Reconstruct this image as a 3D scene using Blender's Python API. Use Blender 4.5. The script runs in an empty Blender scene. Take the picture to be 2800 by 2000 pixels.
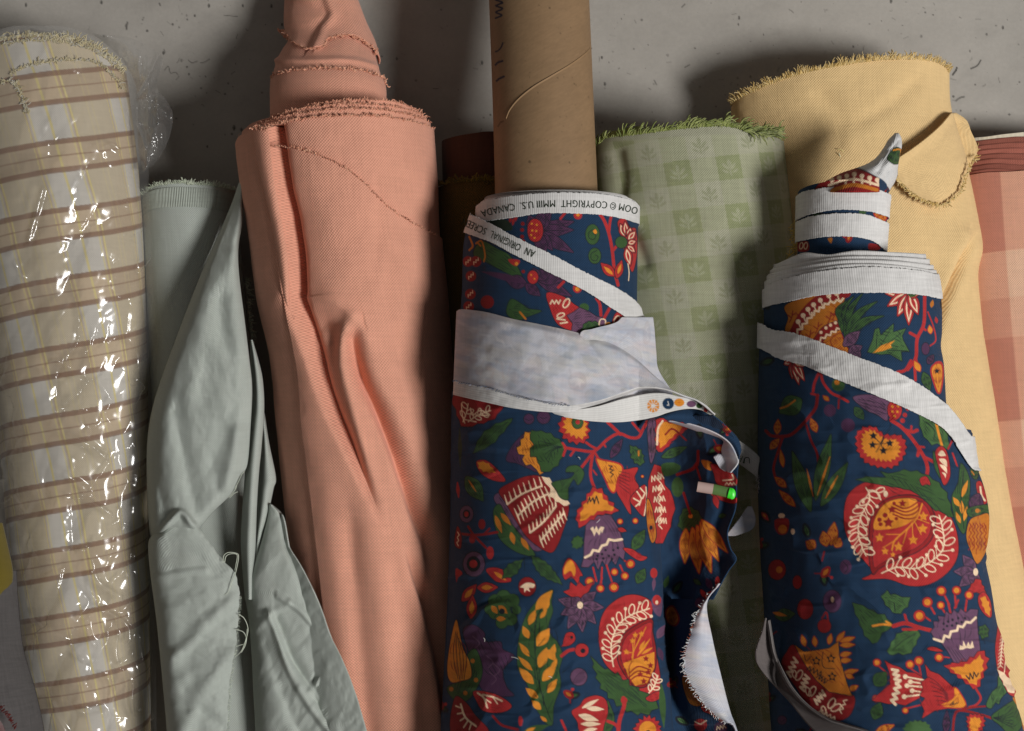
import bpy, math, random
import numpy as np
random.seed(7); RNG = np.random.default_rng(7)
# ---------------------------------------------------------------- units: 1 unit of the model = 0.2 mm, y runs down the picture
S = 0.0002
CX, CY, CH, REF = 1400.0, 1000.0, 4000.0, 250.0      # camera foot, camera height, height of the plane that was measured
KD = CH - REF
scene = bpy.context.scene
COL = scene.collection
def unproj(x, y, z):
    f = (CH - z) / KD
    return CX + (x - CX) * f, CY + (y - CY) * f
def proj(X, Y, Z):
    f = KD / (CH - Z)
    return CX + (X - CX) * f, CY + (Y - CY) * f
def lin(c): return c / 12.92 if c <= 0.04045 else ((c + 0.055) / 1.055) ** 2.4
def D(r, g, b, k=0.68):                              # albedo of a thing seen as this 8-bit colour in the key light
    return tuple(min(0.85, lin(v / 255.0) / k) for v in (r, g, b))
def smooth01(t): t = np.clip(t, 0, 1); return t * t * (3 - 2 * t)
# ---------------------------------------------------------------- curves
def crom(pts, n=12, closed=False):
    p = np.asarray(pts, float)
    m = len(p)
    if m < 3: 
        t = np.linspace(0, 1, n)[:, None]; return p[0] * (1 - t) + p[-1] * t
    out = []
    rng = range(m) if closed else range(m - 1)
    for i in rng:
        if closed: a, b, c, d = p[(i - 1) % m], p[i], p[(i + 1) % m], p[(i + 2) % m]
        else:
            b, c = p[i], p[i + 1]
            a = p[i - 1] if i > 0 else 2 * b - c
            d = p[i + 2] if i + 2 < m else 2 * c - b
        t = (np.arange(n) / n)[:, None]
        out.append(0.5 * (2 * b + (c - a) * t + (2 * a - 5 * b + 4 * c - d) * t * t + (3 * b - a - 3 * c + d) * t ** 3))
    if not closed: out.append(p[-1:])
    return np.concatenate(out)
def resample(pts, n):
    p = np.asarray(pts, float)
    d = np.r_[0, np.cumsum(np.linalg.norm(np.diff(p, axis=0), axis=1))]
    t = np.linspace(0, d[-1], n)
    return np.stack([np.interp(t, d, p[:, k]) for k in range(p.shape[1])], 1)
def polydist(px, py, pts):
    """distance to a polyline, side (+ = left of its direction, y down), parameter 0..1 along it"""
    p = np.asarray(pts, float)
    best = np.full(px.shape, 1e9); side = np.zeros(px.shape); tt = np.zeros(px.shape)
    n = len(p) - 1
    for i in range(n):
        ax, ay = p[i]; bx, by = p[i + 1]
        dx, dy = bx - ax, by - ay
        L = dx * dx + dy * dy + 1e-9
        t = np.clip(((px - ax) * dx + (py - ay) * dy) / L, 0, 1)
        ex, ey = px - ax - t * dx, py - ay - t * dy
        d = ex * ex + ey * ey
        m = d < best
        best = np.where(m, d, best)
        side = np.where(m, np.sign(dx * ey - dy * ex), side)
        tt = np.where(m, (i + t) / n, tt)
    return np.sqrt(best), -side, tt
def ridge(px, py, pts, wl, wr, amp, amps=None):
    """a crease along a traced line; wl, wr are its widths on the left and on the right of the line going down"""
    d, s, t = polydist(px, py, crom(pts, 6))
    # going down the picture (+y): s>0 is the picture's right side
    w = np.where(s > 0, wr, wl)
    a = amp if amps is None else amp * np.interp(t, np.linspace(0, 1, len(amps)), amps)
    return a * np.exp(-(d / w) ** 2)
def vnoise(x, y, seed=0):
    r = np.random.default_rng(seed).random((256, 256)) * 2 - 1
    xi, yi = np.floor(x).astype(int), np.floor(y).astype(int)
    fx, fy = smooth01(x - xi), smooth01(y - yi)
    a, b = r[xi & 255, yi & 255], r[(xi + 1) & 255, yi & 255]
    c, d = r[xi & 255, (yi + 1) & 255], r[(xi + 1) & 255, (yi + 1) & 255]
    return (a * (1 - fx) + b * fx) * (1 - fy) + (c * (1 - fx) + d * fx) * fy
def fbm(x, y, seed=0, oct=4, ridged=False):
    o = 0; a = 1; tot = 0
    for k in range(oct):
        v = vnoise(x * 2 ** k + 17.3 * k, y * 2 ** k + 9.1 * k, seed + k)
        if ridged: v = 1 - 2 * np.abs(v)
        o = o + a * v; tot += a; a *= 0.5
    return o / tot
# ---------------------------------------------------------------- objects
def tag(o, label=None, cat=None, group=None, kind=None):
    if label: o['label'] = label
    if cat: o['category'] = cat
    if group: o['group'] = group
    if kind: o['kind'] = kind
    return o
def thing(name, label, cat, x, y, group=None):
    o = bpy.data.objects.new(name, None); COL.objects.link(o)
    o.location = ((x - CX) * S, (CY - y) * S, 0.0)
    o.empty_display_size = 0.02
    return tag(o, label, cat, group)
def link(me, name, mat, parent):
    o = bpy.data.objects.new(name, me); COL.objects.link(o)
    me.materials.append(mat)
    if parent is not None:
        o.parent = parent
        r = parent
        ox, oy, oz = 0.0, 0.0, 0.0
        while r is not None:
            ox += r.location.x; oy += r.location.y; oz += r.location.z; r = r.parent
        o.location = (-ox, -oy, -oz)
    return o
def world(P):
    Q = np.empty(P.shape, float)
    Q[..., 0] = (P[..., 0] - CX) * S; Q[..., 1] = (CY - P[..., 1]) * S; Q[..., 2] = P[..., 2] * S
    return Q
def raw_mesh(name, V, F, smooth=True):
    me = bpy.data.meshes.new(name)
    F = np.asarray(F, np.int32)
    k = F.shape[1]
    me.vertices.add(len(V)); me.vertices.foreach_set('co', np.ascontiguousarray(V, np.float32).ravel())
    me.loops.add(F.size); me.loops.foreach_set('vertex_index', F.ravel())
    me.polygons.add(len(F))
    me.polygons.foreach_set('loop_start', np.arange(0, F.size, k, dtype=np.int32))
    me.polygons.foreach_set('loop_total', np.full(len(F), k, np.int32))
    me.polygons.foreach_set('use_smooth', np.full(len(F), smooth))
    me.update(calc_edges=True)
    return me
def grid_mesh(name, P, mat, parent=None, col=None, thick=0.0, uv=None):
    """P[nv, nu, 3] in model units -> one quad mesh with uv in model units and an optional colour per vertex"""
    nv, nu = P.shape[:2]
    idx = np.arange(nv * nu).reshape(nv, nu)
    F = np.stack([idx[:-1, :-1], idx[1:, :-1], idx[1:, 1:], idx[:-1, 1:]], -1).reshape(-1, 4)
    me = raw_mesh(name, world(P).reshape(-1, 3), F)
    if uv is None:
        du = np.linalg.norm(np.diff(P, axis=1), axis=2); dv = np.linalg.norm(np.diff(P, axis=0), axis=2)
        U = np.concatenate([np.zeros((nv, 1)), np.cumsum(du, 1)], 1); U -= U[:, nu // 2][:, None]
        V = np.concatenate([np.zeros((1, nu)), np.cumsum(dv, 0)], 0)
    else: U, V = uv
    u = me.uv_layers.new(name='cloth')
    UV = np.stack([U.ravel()[F.ravel()], V.ravel()[F.ravel()]], 1)
    u.data.foreach_set('uv', np.ascontiguousarray(UV, np.float32).ravel())
    if col is not None:
        a = me.color_attributes.new('dye', 'FLOAT_COLOR', 'POINT')
        c = np.ones((nv * nu, 4), np.float32); c[:, :3] = col.reshape(-1, 3)
        a.data.foreach_set('color', c.ravel())
    o = link(me, name, mat, parent)
    if thick:
        m = o.modifiers.new('thickness', 'SOLIDIFY'); m.thickness = thick * S; m.offset = 0.0
    return o
def tubes(name, lines, rad, mat, parent=None, sides=4, col=None):
    """many thin threads (each a list of model points) as one mesh"""
    V = []; F = []; C = []; n0 = 0
    for li, ln in enumerate(lines):
        p = np.asarray(ln, float); m = len(p)
        t = np.gradient(p, axis=0); t /= np.linalg.norm(t, axis=1)[:, None] + 1e-9
        up = np.array([0.3, 0.2, 1.0]); a = np.cross(t, up); a /= np.linalg.norm(a, axis=1)[:, None] + 1e-9
        b = np.cross(t, a)
        r = rad if np.isscalar(rad) else rad[li]
        taper = np.interp(np.arange(m) / (m - 1), [0, 0.75, 1], [1, 0.95, 0.7])[:, None, None]
        ang = np.arange(sides) * 2 * math.pi / sides
        ring = p[:, None] + r * taper * (np.cos(ang)[None, :, None] * a[:, None] + np.sin(ang)[None, :, None] * b[:, None])
        V.append(ring.reshape(-1, 3))
        i = np.arange(m - 1)[:, None] * sides; k = np.arange(sides)[None]; k2 = (k + 1) % sides
        F.append(np.stack([n0 + i + k, n0 + i + k2, n0 + i + sides + k2, n0 + i + sides + k], -1).reshape(-1, 4))
        n0 += m * sides
        if col is not None: C.append(np.tile(np.asarray(col[li]), (m * sides, 1)))
    me = raw_mesh(name, world(np.concatenate(V)), np.concatenate(F))
    if col is not None:
        a = me.color_attributes.new('dye', 'FLOAT_COLOR', 'POINT'); c = np.ones((n0, 4), np.float32); c[:, :3] = np.concatenate(C)
        a.data.foreach_set('color', c.ravel())
    return link(me, name, mat, parent)
# ---------------------------------------------------------------- rolls and sheets
class Roll:
    """a bolt lying along y; stations (y, left, right[, zb]) are its outline as measured in the photograph"""
    def __init__(s, st, zb=0.0, kap=1.0):
        s.kap = kap
        T = []
        for q in st:
            y, xl, xr = q[:3]; b = q[3] if len(q) > 3 else zb
            if kap == 1.0:
                a1, a2 = math.atan((xl - CX) / KD), math.atan((xr - CX) / KD)
                am, h = (a1 + a2) / 2, (a2 - a1) / 2
                d = (CH - b) / (math.cos(am) + math.sin(h))
                R, X, z = d * math.sin(h), CX + d * math.sin(am), CH - d * math.cos(am)
            else:
                R = (xr - xl) / 2
                for _ in range(10):
                    z = b + kap * R
                    X1, _y = unproj(xl, 0, z); X2, _y = unproj(xr, 0, z); R = (X2 - X1) / 2; X = (X1 + X2) / 2
            T.append((CY + (y - CY) * (CH - z) / KD, X, R, z))
        T = crom(T, 10)
        s.T = T
    def at(s, Y):
        T = s.T
        return np.interp(Y, T[:, 0], T[:, 1]), np.interp(Y, T[:, 0], T[:, 2]), np.interp(Y, T[:, 0], T[:, 3])
    def point(s, th, Y, off=0.0):
        X, R, z = s.at(Y)
        return np.stack([X + (R + off) * np.sin(th), Y + 0 * th, z + (s.kap * R + off) * np.cos(th)], -1)
    def on(s, x, y, off=0.0):
        x = np.asarray(x, float); y = np.asarray(y, float)
        z = np.full(np.broadcast(x, y).shape, 400.0)
        for k in range(40):
            X, Y = unproj(x, y, z)
            c, R, zc = s.at(Y)
            t = np.clip((X - c) / (R + off), -0.9995, 0.9995)
            zn = zc + (s.kap * R + off) * np.sqrt(1 - t * t)
            z = z + 0.5 * (zn - z)
        return X, Y, z, np.arcsin(t)
    def zat(s, x, y, off=0.0): return s.on(x, y, off)[2]
def edge_fn(roll, pts, off):
    p = crom(pts, 8)
    X, Y, z, th = roll.on(p[:, 0], p[:, 1], off)
    o = np.argsort(th); th, Y = th[o], Y[o]
    def f(t):
        r = np.interp(t, th, Y)
        sl0 = np.clip((Y[min(6, len(Y) - 1)] - Y[0]) / (th[min(6, len(Y) - 1)] - th[0] + 1e-6), -250, 250)
        sl1 = np.clip((Y[-1] - Y[-min(7, len(Y))]) / (th[-1] - th[-min(7, len(Y))] + 1e-6), -250, 250)
        r = np.where(t < th[0], Y[0] + sl0 * np.clip(t - th[0], -1, 0) * 0.3, r)
        return np.where(t > th[-1], Y[-1] + sl1 * np.clip(t - th[-1], 0, 1) * 0.3, r)
    return f
def wrap(name, roll, off, top, bot, mat, parent, th=(-1.9, 1.9), du=2.0, dv=2.0, disp=None, paint=None, edge_jit=0.0, thick=0.0, back=0):
    """one turn of cloth round a roll between two edges (traced lines, or a y in model units)"""
    ft = edge_fn(roll, top, off) if not np.isscalar(top) else (lambda t: np.full(t.shape, float(top)))
    fb = edge_fn(roll, bot, off) if not np.isscalar(bot) else (lambda t: np.full(t.shape, float(bot)))
    Rm = roll.T[:, 2].mean()
    nu = max(8, int(Rm * (th[1] - th[0]) / du))
    t = np.linspace(th[0], th[1], nu)
    y0, y1 = ft(t), fb(t)
    if edge_jit: y0 = y0 + edge_jit * (vnoise(t * 60, t * 0 + 3, 5) + 0.7 * vnoise(t * 170, t * 0 + 7, 6)); y1 = y1 + edge_jit * 0.8 * vnoise(t * 130, t * 0 + 1, 7)
    nv = max(3, int(np.abs(y1 - y0).max() / dv))
    s = np.linspace(0, 1, nv)[:, None]
    Y = y0[None] + s * (y1 - y0)[None]
    TH = np.broadcast_to(t[None], Y.shape)
    P = roll.point(TH, Y, off)
    px, py = proj(P[..., 0], P[..., 1], P[..., 2])
    if disp is not None:
        d = disp(px, py) * np.clip(np.cos(TH) * 3, 0, 1)
        P = P + d[..., None] * np.stack([np.sin(TH), 0 * TH, np.cos(TH)], -1)
        px, py = proj(P[..., 0], P[..., 1], P[..., 2])
    c = None
    X, R, z = roll.at(Y)
    U = TH * (R + off)
    if paint is not None:
        c = paint(px, py, U, Y)
        if back:                                          # the far side repeats the print of the near side
            vis = np.where((np.abs(t) < 1.25))[0]; a, b = vis[0], vis[-1]; w = b - a
            for i in range(nu):
                if i < a: c[:, i] = c[:, a + (i - a) % w]
                elif i > b: c[:, i] = c[:, a + (i - a) % w]
    return grid_mesh(name, P, mat, parent, c, thick, (U, Y)), (P, px, py)
def sheet(name, y0, y1, L, R, zf, mat, parent, du=3.0, dv=3.0, paint=None, thick=4.0, jitL=0.0, jitR=0.0):
    """a loose piece of cloth between a traced left and right edge; zf(px, py, s, t) is its height"""
    L = crom(L, 8); R = crom(R, 8)
    nv = max(4, int((y1 - y0) / dv)); y = np.linspace(y0, y1, nv)
    oL, oR = np.argsort(L[:, 1], kind='stable'), np.argsort(R[:, 1], kind='stable')
    xl, xr = np.interp(y, L[oL, 1], L[oL, 0]), np.interp(y, R[oR, 1], R[oR, 0])
    if jitL: xl = xl + jitL * fbm(y / 14, y * 0, 3)
    if jitR: xr = xr + jitR * fbm(y / 14, y * 0 + 5, 4)
    nu = max(4, int((xr - xl).max() / du)); s = np.linspace(0, 1, nu)[None]
    px = xl[:, None] + s * (xr - xl)[:, None]; py = np.broadcast_to(y[:, None], px.shape)
    z = zf(px, py, np.broadcast_to(s, px.shape), np.broadcast_to(((y - y0) / (y1 - y0))[:, None], px.shape))
    X, Y = unproj(px, py, z)
    P = np.stack([X, Y, z], -1)
    c = paint(px, py, px, py) if paint is not None else None
    return grid_mesh(name, P, mat, parent, c, thick), (P, px, py)
def strip(name, A, B, zA, zB, mat, parent, n=80, m=10, bulge=0.0, paint=None, thick=4.0, prof=None):
    """a ribbon between two traced lines that run the same way; zA, zB heights along them"""
    a = resample(crom(A, 8), n); b = resample(crom(B, 8), n)
    ta = np.linspace(0, 1, n)
    za = np.interp(ta, np.linspace(0, 1, len(zA)), zA); zb = np.interp(ta, np.linspace(0, 1, len(zB)), zB)
    s = np.linspace(0, 1, m)[None, :]
    px = a[:, :1] * (1 - s) + b[:, :1] * s; py = a[:, 1:] * (1 - s) + b[:, 1:] * s
    z = za[:, None] * (1 - s) + zb[:, None] * s + bulge * np.sin(math.pi * s)
    if prof is not None: z = z + prof(px, py, s, ta[:, None])
    X, Y = unproj(px, py, z)
    P = np.stack([X, Y, z], -1)
    c = paint(px, py, px, py) if paint is not None else None
    return grid_mesh(name, P, mat, parent, c, thick), (P, px, py)
def fringe(name, pts, zf, mat, parent, n, length, ang, rad=1.0, jit=0.5, curl=0.4, col=None, seg=5):
    """short threads standing out of a traced edge; ang = their mean direction (degrees, 0 = right, 90 = up)"""
    p = resample(crom(pts, 8), n)
    L = []; ph = random.uniform(0, 200)
    cl = vnoise(np.arange(n) / 7.0 + ph, np.zeros(n) + ph, 21); cs = vnoise(np.arange(n) / 11.0 + ph, np.zeros(n) + 3.3, 22)
    for i in range(n):
        a = 0.45 * cl[i] + math.radians(ang if np.isscalar(ang) else np.interp(i / (n - 1), np.linspace(0, 1, len(ang)), ang)) + random.gauss(0, jit)
        l = length * random.uniform(0.45, 1.2) * (1 + 0.5 * cs[i]); k = random.gauss(0, curl) if curl >= 0 else curl * random.uniform(0.5, 1.4)
        x, y = p[i] + np.array([random.gauss(0, 1.2), random.gauss(0, 1.2)])
        z = float(zf(np.array([x]), np.array([y]))[0]) if callable(zf) else zf
        q = []
        for j in range(seg):
            X, Y = unproj(x, y, z); q.append((X, Y, z))
            x += math.cos(a) * l / (seg - 1); y -= math.sin(a) * l / (seg - 1); a += k + random.gauss(0, 0.16); z += random.gauss(0.2, 0.6) * l / 12
        L.append(q)
    cc = None
    if col is not None:
        cc = []
        for _ in L:
            k, q = random.uniform(0.78, 1.12), random.choice(col); cc.append(tuple(v * k for v in q))
    return tubes(name, L, rad, mat, parent, 4, cc)
# ---------------------------------------------------------------- dyeing cloth: shapes traced from the print
HATCH = {}
class Paint:
    def __init__(s, px, py, base):
        s.shape = px.shape; s.x = px.ravel(); s.y = py.ravel()
        s.c = np.empty((s.x.size, 3)); s.c[:] = base
        s.sc = 1.0; s.ox = s.oy = 0.0
    def crop(s, ox, oy): s.ox, s.oy, s.sc = ox, oy, 1 / 3.2486; return s
    def _p(s, pts): return np.asarray(pts, float) * s.sc + np.array([s.ox, s.oy])
    def _box(s, p, m):
        a, b = p.min(0) - m, p.max(0) + m
        return np.nonzero((s.x > a[0]) & (s.x < b[0]) & (s.y > a[1]) & (s.y < b[1]))[0]
    def _mix(s, i, al, col):
        al = np.clip(al, 0, 1)[:, None]; s.c[i] = s.c[i] * (1 - al) + np.asarray(col) * al
    def fill(s, pts, col, ol=None, olw=6.5, smooth=True, jag=0, jamp=8, n=6):
        p = crom(pts, n, True) if smooth else np.asarray(pts, float)
        if jag:
            q = resample(np.r_[p, p[:1]], jag * 2 + 1)[:-1]
            c = q.mean(0); d = q - c; d /= np.linalg.norm(d, axis=1)[:, None] + 1e-9
            k = np.where(np.arange(len(q)) % 2 == 0, 1, -1)[:, None] * (0.6 + 0.6 * np.random.default_rng(len(q)).random((len(q), 1)))
            p = q + d * jamp * k
        p = s._p(p); w = olw * s.sc
        i = s._box(p, w + 2)
        if not len(i): return
        x, y = s.x[i], s.y[i]
        d, _, _ = polydist(x, y, np.r_[p, p[:1]])
        ins = np.zeros(len(i), bool)
        for k in range(len(p)):
            x0, y0 = p[k - 1]; x1, y1 = p[k]
            m = (y0 > y) != (y1 > y)
            ins ^= m & (x < (x1 - x0) * (y - y0) / (y1 - y0 + 1e-12) + x0)
        sd = np.where(ins, d, -d)
        if ol is not None: s._mix(i, (sd + w) / 1.5 + 0.5, ol)
        s._mix(i, sd / 1.5 + 0.5, col)
        if ol is not None and len(i) > 120 and HATCH:
            q = p - p.mean(0); ev, vec = np.linalg.eigh(q.T @ q / len(q)); ma, mi = vec[:, 1] * ev[1] ** .5, vec[:, 0] * ev[0] ** .5
            if ev[0] ** .5 > 6:
                hc = HATCH.get(tuple(col)) if isinstance(col, tuple) else None
                if hc is not None:
                    sc, ox, oy = s.sc, s.ox, s.oy; s.sc, s.ox, s.oy = 1.0, 0.0, 0.0; c0 = p.mean(0)
                    for f in (-1.0, -.62, -.3, 0, .3, .62, 1.0):
                        e = .95 - .35 * abs(f); st = .15 if f else .9
                        for sg in (1, -1):
                            s.line([c0 + mi * f * 1.05 + ma * sg * st, c0 + mi * f * .95 + ma * sg * (st + e) * .6, c0 + mi * f * .7 + ma * sg * (st * .3 + e)], 1.9, hc, taper=[.3, 1, .3])
                    s.sc, s.ox, s.oy = sc, ox, oy
    def line(s, pts, w, col, smooth=True, taper=None):
        p = s._p(crom(pts, 6) if (smooth and len(pts) > 2) else np.asarray(pts, float))
        w = w * s.sc
        i = s._box(p, w / 2 + 2)
        if not len(i): return
        d, _, t = polydist(s.x[i], s.y[i], p)
        h = w / 2 if taper is None else w / 2 * np.interp(t, np.linspace(0, 1, len(taper)), taper)
        s._mix(i, (h - d) / 1.5 + 0.5, col)
    def dot(s, x, y, r, col, ry=None):
        ry = ry or r
        a = np.linspace(0, 2 * math.pi, 15)[:-1]
        s.fill(np.stack([x + r * np.cos(a), y + ry * np.sin(a)], 1), col, None, smooth=False)
    def leaf(s, x0, y0, x1, y1, w, col, ol=None, vein=None, bend=0.0, jag=0, vw=4):
        a, b = np.array([x0, y0], float), np.array([x1, y1], float)
        d = b - a; nrm = np.array([-d[1], d[0]]) / (np.linalg.norm(d) + 1e-9)
        t = np.linspace(0, 1, 9); h = np.sin(math.pi * t ** 0.85) * w / 2
        mid = a + t[:, None] * d + nrm * (bend * np.sin(math.pi * t))[:, None]
        p = np.r_[mid + nrm * h[:, None], (mid - nrm * h[:, None])[-2:0:-1]]
        s.fill(p, col, ol, smooth=True, n=3, jag=jag)
        if vein is not None: s.line(mid[1:-1], vw, vein, smooth=False)
    def zig(s, x0, y0, x1, y1, n, amp, w, col):
        t = np.linspace(0, 1, n); d = np.array([x1 - x0, y1 - y0], float); nr = np.array([-d[1], d[0]]) / (np.linalg.norm(d) + 1e-9)
        k = np.where(np.arange(n) % 2 == 0, 1, -1) * amp
        s.line(np.array([x0, y0]) + t[:, None] * d + nr * k[:, None], w, col, smooth=False)
    def out(s): return s.c.reshape(s.shape + (3,))
# ---------------------------------------------------------------- materials
def mat_base(name):
    m = bpy.data.materials.new(name); m.use_nodes = True
    nt = m.node_tree; nt.nodes.clear()
    out = nt.nodes.new('ShaderNodeOutputMaterial')
    return m, nt, out
def mnode(nt, op, a, b=None, c=None):
    n = nt.nodes.new('ShaderNodeMath'); n.operation = op
    for i, v in enumerate((a, b, c)):
        if v is None: continue
        if isinstance(v, (int, float)): n.inputs[i].default_value = v
        else: nt.links.new(v, n.inputs[i])
    return n.outputs[0]
def noise(nt, vec, scale, detail=3, rough=0.55, out='Fac'):
    n = nt.nodes.new('ShaderNodeTexNoise'); n.inputs['Scale'].default_value = scale; n.inputs['Detail'].default_value = detail
    n.inputs['Roughness'].default_value = rough
    if vec is not None: nt.links.new(vec, n.inputs['Vector'])
    return n.outputs[out]
def cloth(name, base=None, pu=9.0, pv=9.0, kind='plain', amt=0.16, bump=0.35, rough=0.88, sheen=0.12, mottle=0.10, spec=0.25, slub=0.08):
    """woven cloth: dyed 'base' or the mesh's own dye attribute, with the thread pattern in cloth coordinates"""
    m, nt, out = mat_base(name)
    L = nt.links
    b = nt.nodes.new('ShaderNodeBsdfPrincipled'); L.new(b.outputs[0], out.inputs[0])
    uv = nt.nodes.new('ShaderNodeUVMap'); uv.uv_map = 'cloth'
    sep = nt.nodes.new('ShaderNodeSeparateXYZ'); L.new(uv.outputs[0], sep.inputs[0])
    wob = noise(nt, uv.outputs[0], 0.012, 2)
    wob = mnode(nt, 'MULTIPLY', wob, 0.9 * pu)
    u = mnode(nt, 'ADD', sep.outputs[0], wob); v = mnode(nt, 'ADD', sep.outputs[1], wob)
    tp = 2 * math.pi
    if kind == 'plain':
        a = mnode(nt, 'SINE', mnode(nt, 'MULTIPLY', u, tp / pu)); c = mnode(nt, 'SINE', mnode(nt, 'MULTIPLY', v, tp / pv))
        w = mnode(nt, 'MULTIPLY', a, c)
    elif kind == 'rib':
        w = mnode(nt, 'SINE', mnode(nt, 'MULTIPLY', u, tp / pu))
    elif kind == 'hrib':
        w = mnode(nt, 'SINE', mnode(nt, 'MULTIPLY', v, tp / pv))
    else:                                              # twill
        w = mnode(nt, 'SINE', mnode(nt, 'ADD', mnode(nt, 'MULTIPLY', u, tp / pu), mnode(nt, 'MULTIPLY', v, tp / pv)))
    mp = nt.nodes.new('ShaderNodeMapping'); mp.inputs['Scale'].default_value = (0.14, 0.012, 1); L.new(uv.outputs[0], mp.inputs[0])
    mq = nt.nodes.new('ShaderNodeMapping'); mq.inputs['Scale'].default_value = (0.012, 0.14, 1); L.new(uv.outputs[0], mq.inputs[0])
    s1 = mnode(nt, 'SUBTRACT', noise(nt, mp.outputs[0], 1.0, 3), 0.5); s2 = mnode(nt, 'SUBTRACT', noise(nt, mq.outputs[0], 1.0, 3), 0.5)
    big = mnode(nt, 'SUBTRACT', noise(nt, uv.outputs[0], 0.009, 4), 0.5)
    f = mnode(nt, 'ADD', 1.0, mnode(nt, 'MULTIPLY', w, amt))
    f = mnode(nt, 'ADD', f, mnode(nt, 'MULTIPLY', mnode(nt, 'ADD', s1, s2), slub * 4))
    f = mnode(nt, 'ADD', f, mnode(nt, 'MULTIPLY', big, mottle * 3))
    if base is None:
        at = nt.nodes.new('ShaderNodeAttribute'); at.attribute_name = 'dye'; colr = at.outputs['Color']
    else:
        rgb = nt.nodes.new('ShaderNodeRGB'); rgb.outputs[0].default_value = (*base, 1); colr = rgb.outputs[0]
    vm = nt.nodes.new('ShaderNodeVectorMath'); vm.operation = 'SCALE'; L.new(colr, vm.inputs[0]); L.new(f, vm.inputs['Scale'])
    L.new(vm.outputs[0], b.inputs['Base Color'])
    b.inputs['Roughness'].default_value = rough; b.inputs['Specular IOR Level'].default_value = spec
    b.inputs['Sheen Weight'].default_value = sheen; b.inputs['Sheen Roughness'].default_value = 0.5
    bp = nt.nodes.new('ShaderNodeBump'); bp.inputs['Strength'].default_value = bump; bp.inputs['Distance'].default_value = 2.0 * S
    h = mnode(nt, 'ADD', w, mnode(nt, 'MULTIPLY', mnode(nt, 'ADD', s1, s2), 1.2))
    L.new(h, bp.inputs['Height']); L.new(bp.outputs[0], b.inputs['Normal'])
    return m
def plain(name, col, rough=0.7, spec=0.3, vary=0.1, alpha=None, trans=0.0, attr=False, sheen=0.0):
    m, nt, out = mat_base(name); L = nt.links
    b = nt.nodes.new('ShaderNodeBsdfPrincipled'); L.new(b.outputs[0], out.inputs[0])
    tc = nt.nodes.new('ShaderNodeTexCoord')
    n = noise(nt, tc.outputs['Object'], 260.0, 3)
    f = mnode(nt, 'ADD', 1.0 - vary, mnode(nt, 'MULTIPLY', n, 2 * vary))
    if attr:
        a = nt.nodes.new('ShaderNodeAttribute'); a.attribute_name = 'dye'; cs = a.outputs['Color']
    else:
        r = nt.nodes.new('ShaderNodeRGB'); r.outputs[0].default_value = (*col, 1); cs = r.outputs[0]
    vm = nt.nodes.new('ShaderNodeVectorMath'); vm.operation = 'SCALE'; L.new(cs, vm.inputs[0]); L.new(f, vm.inputs['Scale'])
    L.new(vm.outputs[0], b.inputs['Base Color'])
    b.inputs['Roughness'].default_value = rough; b.inputs['Specular IOR Level'].default_value = spec
    b.inputs['Transmission Weight'].default_value = trans; b.inputs['Sheen Weight'].default_value = sheen
    if alpha is not None: b.inputs['Alpha'].default_value = alpha
    return m
def plastic_film(name):
    """clear thin film: lets nearly all light straight through and mirrors the lamp where it is creased"""
    m, nt, out = mat_base(name); L = nt.links
    tr = nt.nodes.new('ShaderNodeBsdfTransparent'); tr.inputs[0].default_value = (0.965, 0.965, 0.96, 1)
    gl = nt.nodes.new('ShaderNodeBsdfGlossy'); gl.inputs['Color'].default_value = (1, 1, 1, 1); gl.inputs['Roughness'].default_value = 0.17
    df = nt.nodes.new('ShaderNodeBsdfDiffuse'); df.inputs['Color'].default_value = (0.8, 0.8, 0.8, 1)
    lw = nt.nodes.new('ShaderNodeFresnel'); lw.inputs['IOR'].default_value = 1.5
    tc = nt.nodes.new('ShaderNodeTexCoord')
    bp = nt.nodes.new('ShaderNodeBump'); bp.inputs['Strength'].default_value = 0.25; bp.inputs['Distance'].default_value = 1.6 * S
    L.new(noise(nt, tc.outputs['Object'], 70.0, 2, 0.5), bp.inputs['Height'])
    L.new(bp.outputs[0], gl.inputs['Normal']); L.new(bp.outputs[0], lw.inputs['Normal'])
    fac = mnode(nt, 'MINIMUM', mnode(nt, 'MULTIPLY', lw.outputs[0], 1.5), 0.28)
    mx = nt.nodes.new('ShaderNodeMixShader'); L.new(fac, mx.inputs[0]); L.new(tr.outputs[0], mx.inputs[1]); L.new(gl.outputs[0], mx.inputs[2])
    m2 = nt.nodes.new('ShaderNodeMixShader'); m2.inputs[0].default_value = 0.065; L.new(mx.outputs[0], m2.inputs[1]); L.new(df.outputs[0], m2.inputs[2])
    L.new(m2.outputs[0], out.inputs[0])
    return m
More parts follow.
